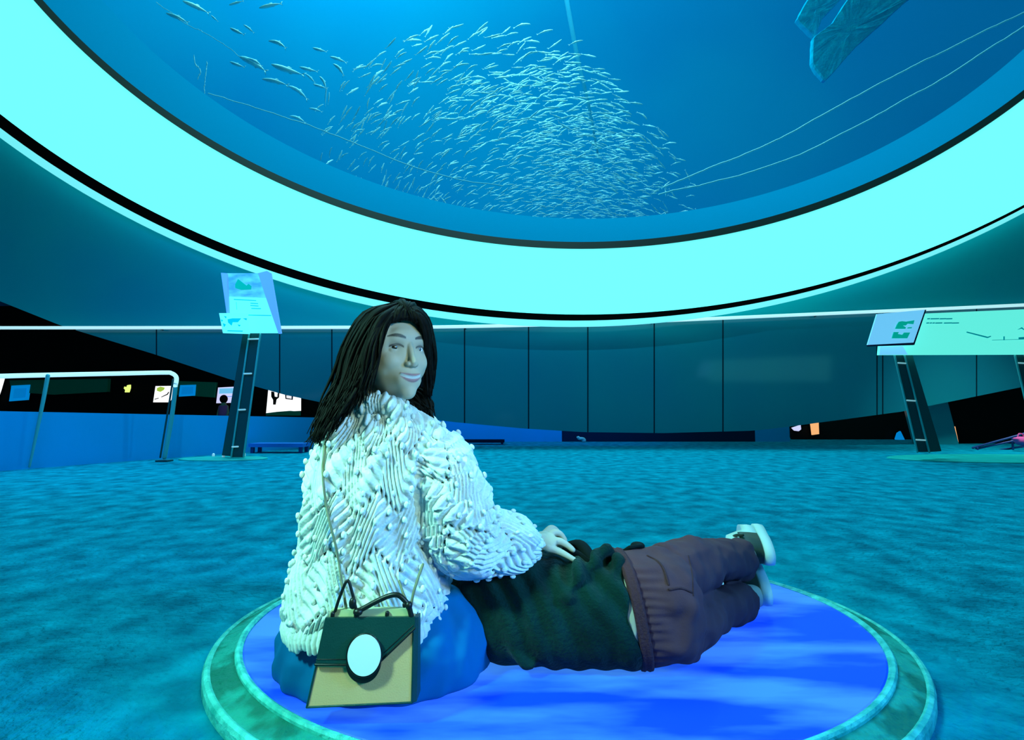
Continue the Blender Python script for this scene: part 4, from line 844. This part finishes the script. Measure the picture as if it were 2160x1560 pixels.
# ropes, pole, rocks
def rope(pts_, Y, r, label, wob=1.2):
    q = spline(pts_, 90); n = np.array([mnoise.noise(Vector((i*.13, pts_[0][1]*.1, 0))) for i in range(90)])*wob+np.array([mnoise.noise(Vector((i*.5, pts_[0][0]*.1, 3))) for i in range(90)])*wob*.4
    v = np.array([P(x, y+k, Y) for (x, y), k in zip(q, n)]); tag(obj('rope', tube(v, r, 7), M['rope'], origin=v[0]), label, 'rope')
rope([(440, 197), (500, 214), (580, 240), (660, 268), (760, 306), (850, 345), (960, 378), (1060, 392)], 14.4, .019, 'thin pale rope sagging across the left half of the tank', 3)
rope([(330, 5), (400, 55), (440, 72), (480, 100), (505, 118)], 15.6, .010, 'short thin rope among the large fish at the upper left', 3)
rope([(2190, 10), (2080, 65), (1960, 123), (1850, 180), (1740, 240), (1640, 295), (1560, 330), (1460, 370), (1400, 395)], 14.5, .026, 'upper of the two long pale ropes on the right of the tank', 3)
rope([(2190, 35), (2100, 95), (1990, 165), (1900, 215), (1800, 270), (1680, 328), (1560, 370), (1450, 396), (1390, 410)], 14.2, .026, 'lower of the two long pale ropes, along the tank ledge', 3)
tag(obj('pipe', tube([P(1188, -40, 17), P(1206, 60, 17), P(1222, 140, 17), P(1240, 215, 17), P(1262, 330, 17)], [.085, .08, .07, .055, .03], 12, res=30), M['pole'], origin=P(1188, -40, 17)), 'straight pale pipe slanting down into the sardine school', 'pipe')
def rock(poly, Y, th, label):
    x = np.array(poly, float); c = x.mean(0); t = []
    a = spline(np.vstack([x, x[:1]]), 60)[:-1]*.15+np.array([np.interp(np.linspace(0, len(x), 60)[:-1], range(len(x)+1), np.r_[x[:, k], x[0, k]]) for k in (0, 1)]).T*.85
    rings = []
    for k, dy in ((.25, -.10), (.6, -.10), (.97, -.09), (1, -.05), (1, .10), (.5, .12)):
        rings.append(np.array([P(*(c+(p-c)*k), Y)+[0, dy, 0] for p in a]))
    V, Fc = loft(rings); V = V+np.array([[mnoise.noise(Vector(p*3.2))*.03, mnoise.noise(Vector(p*5))*.02, mnoise.noise(Vector(p*3.1))*.03] for p in V])
    tag(obj('rock', (V, Fc), M['rock'], smooth=False, origin=V.mean(0)), label, 'rock')
rock([(1715, -20), (1678, 44), (1718, 83), (1730, 46), (1790, -20)], 19.5, .9, 'smooth pale blue slab at the upper right of the tank')
rock([(1800, -20), (1773, 21), (1752, 53), (1713, 81), (1710, 137), (1738, 174), (1805, 100), (1865, 46), (1935, -20)], 19.2, .9, 'speckled rocky slab at the upper right of the tank')
for pts_, lb in (([(409, 118), (412, 135), (419, 142), (423, 152), (417, 166)], 'left of two white bubble trails at the left of the tank'), ([(437, 132), (435, 150), (432, 175), (431, 205)], 'right of two white bubble trails at the left of the tank')):
    v = spline([P(*p, 15) for p in pts_], 22); r_ = np.random.RandomState(int(pts_[0][0]))
    tag(obj('bubble_trail', join(*[ellipsoid(p+r_.randn(3)*.006, (.012*r_.uniform(.5, 1.3),)*2+(.04,), None, 8, 6) for p in v]), M['fish'], origin=v[0]), lb, 'bubbles', kind='stuff')
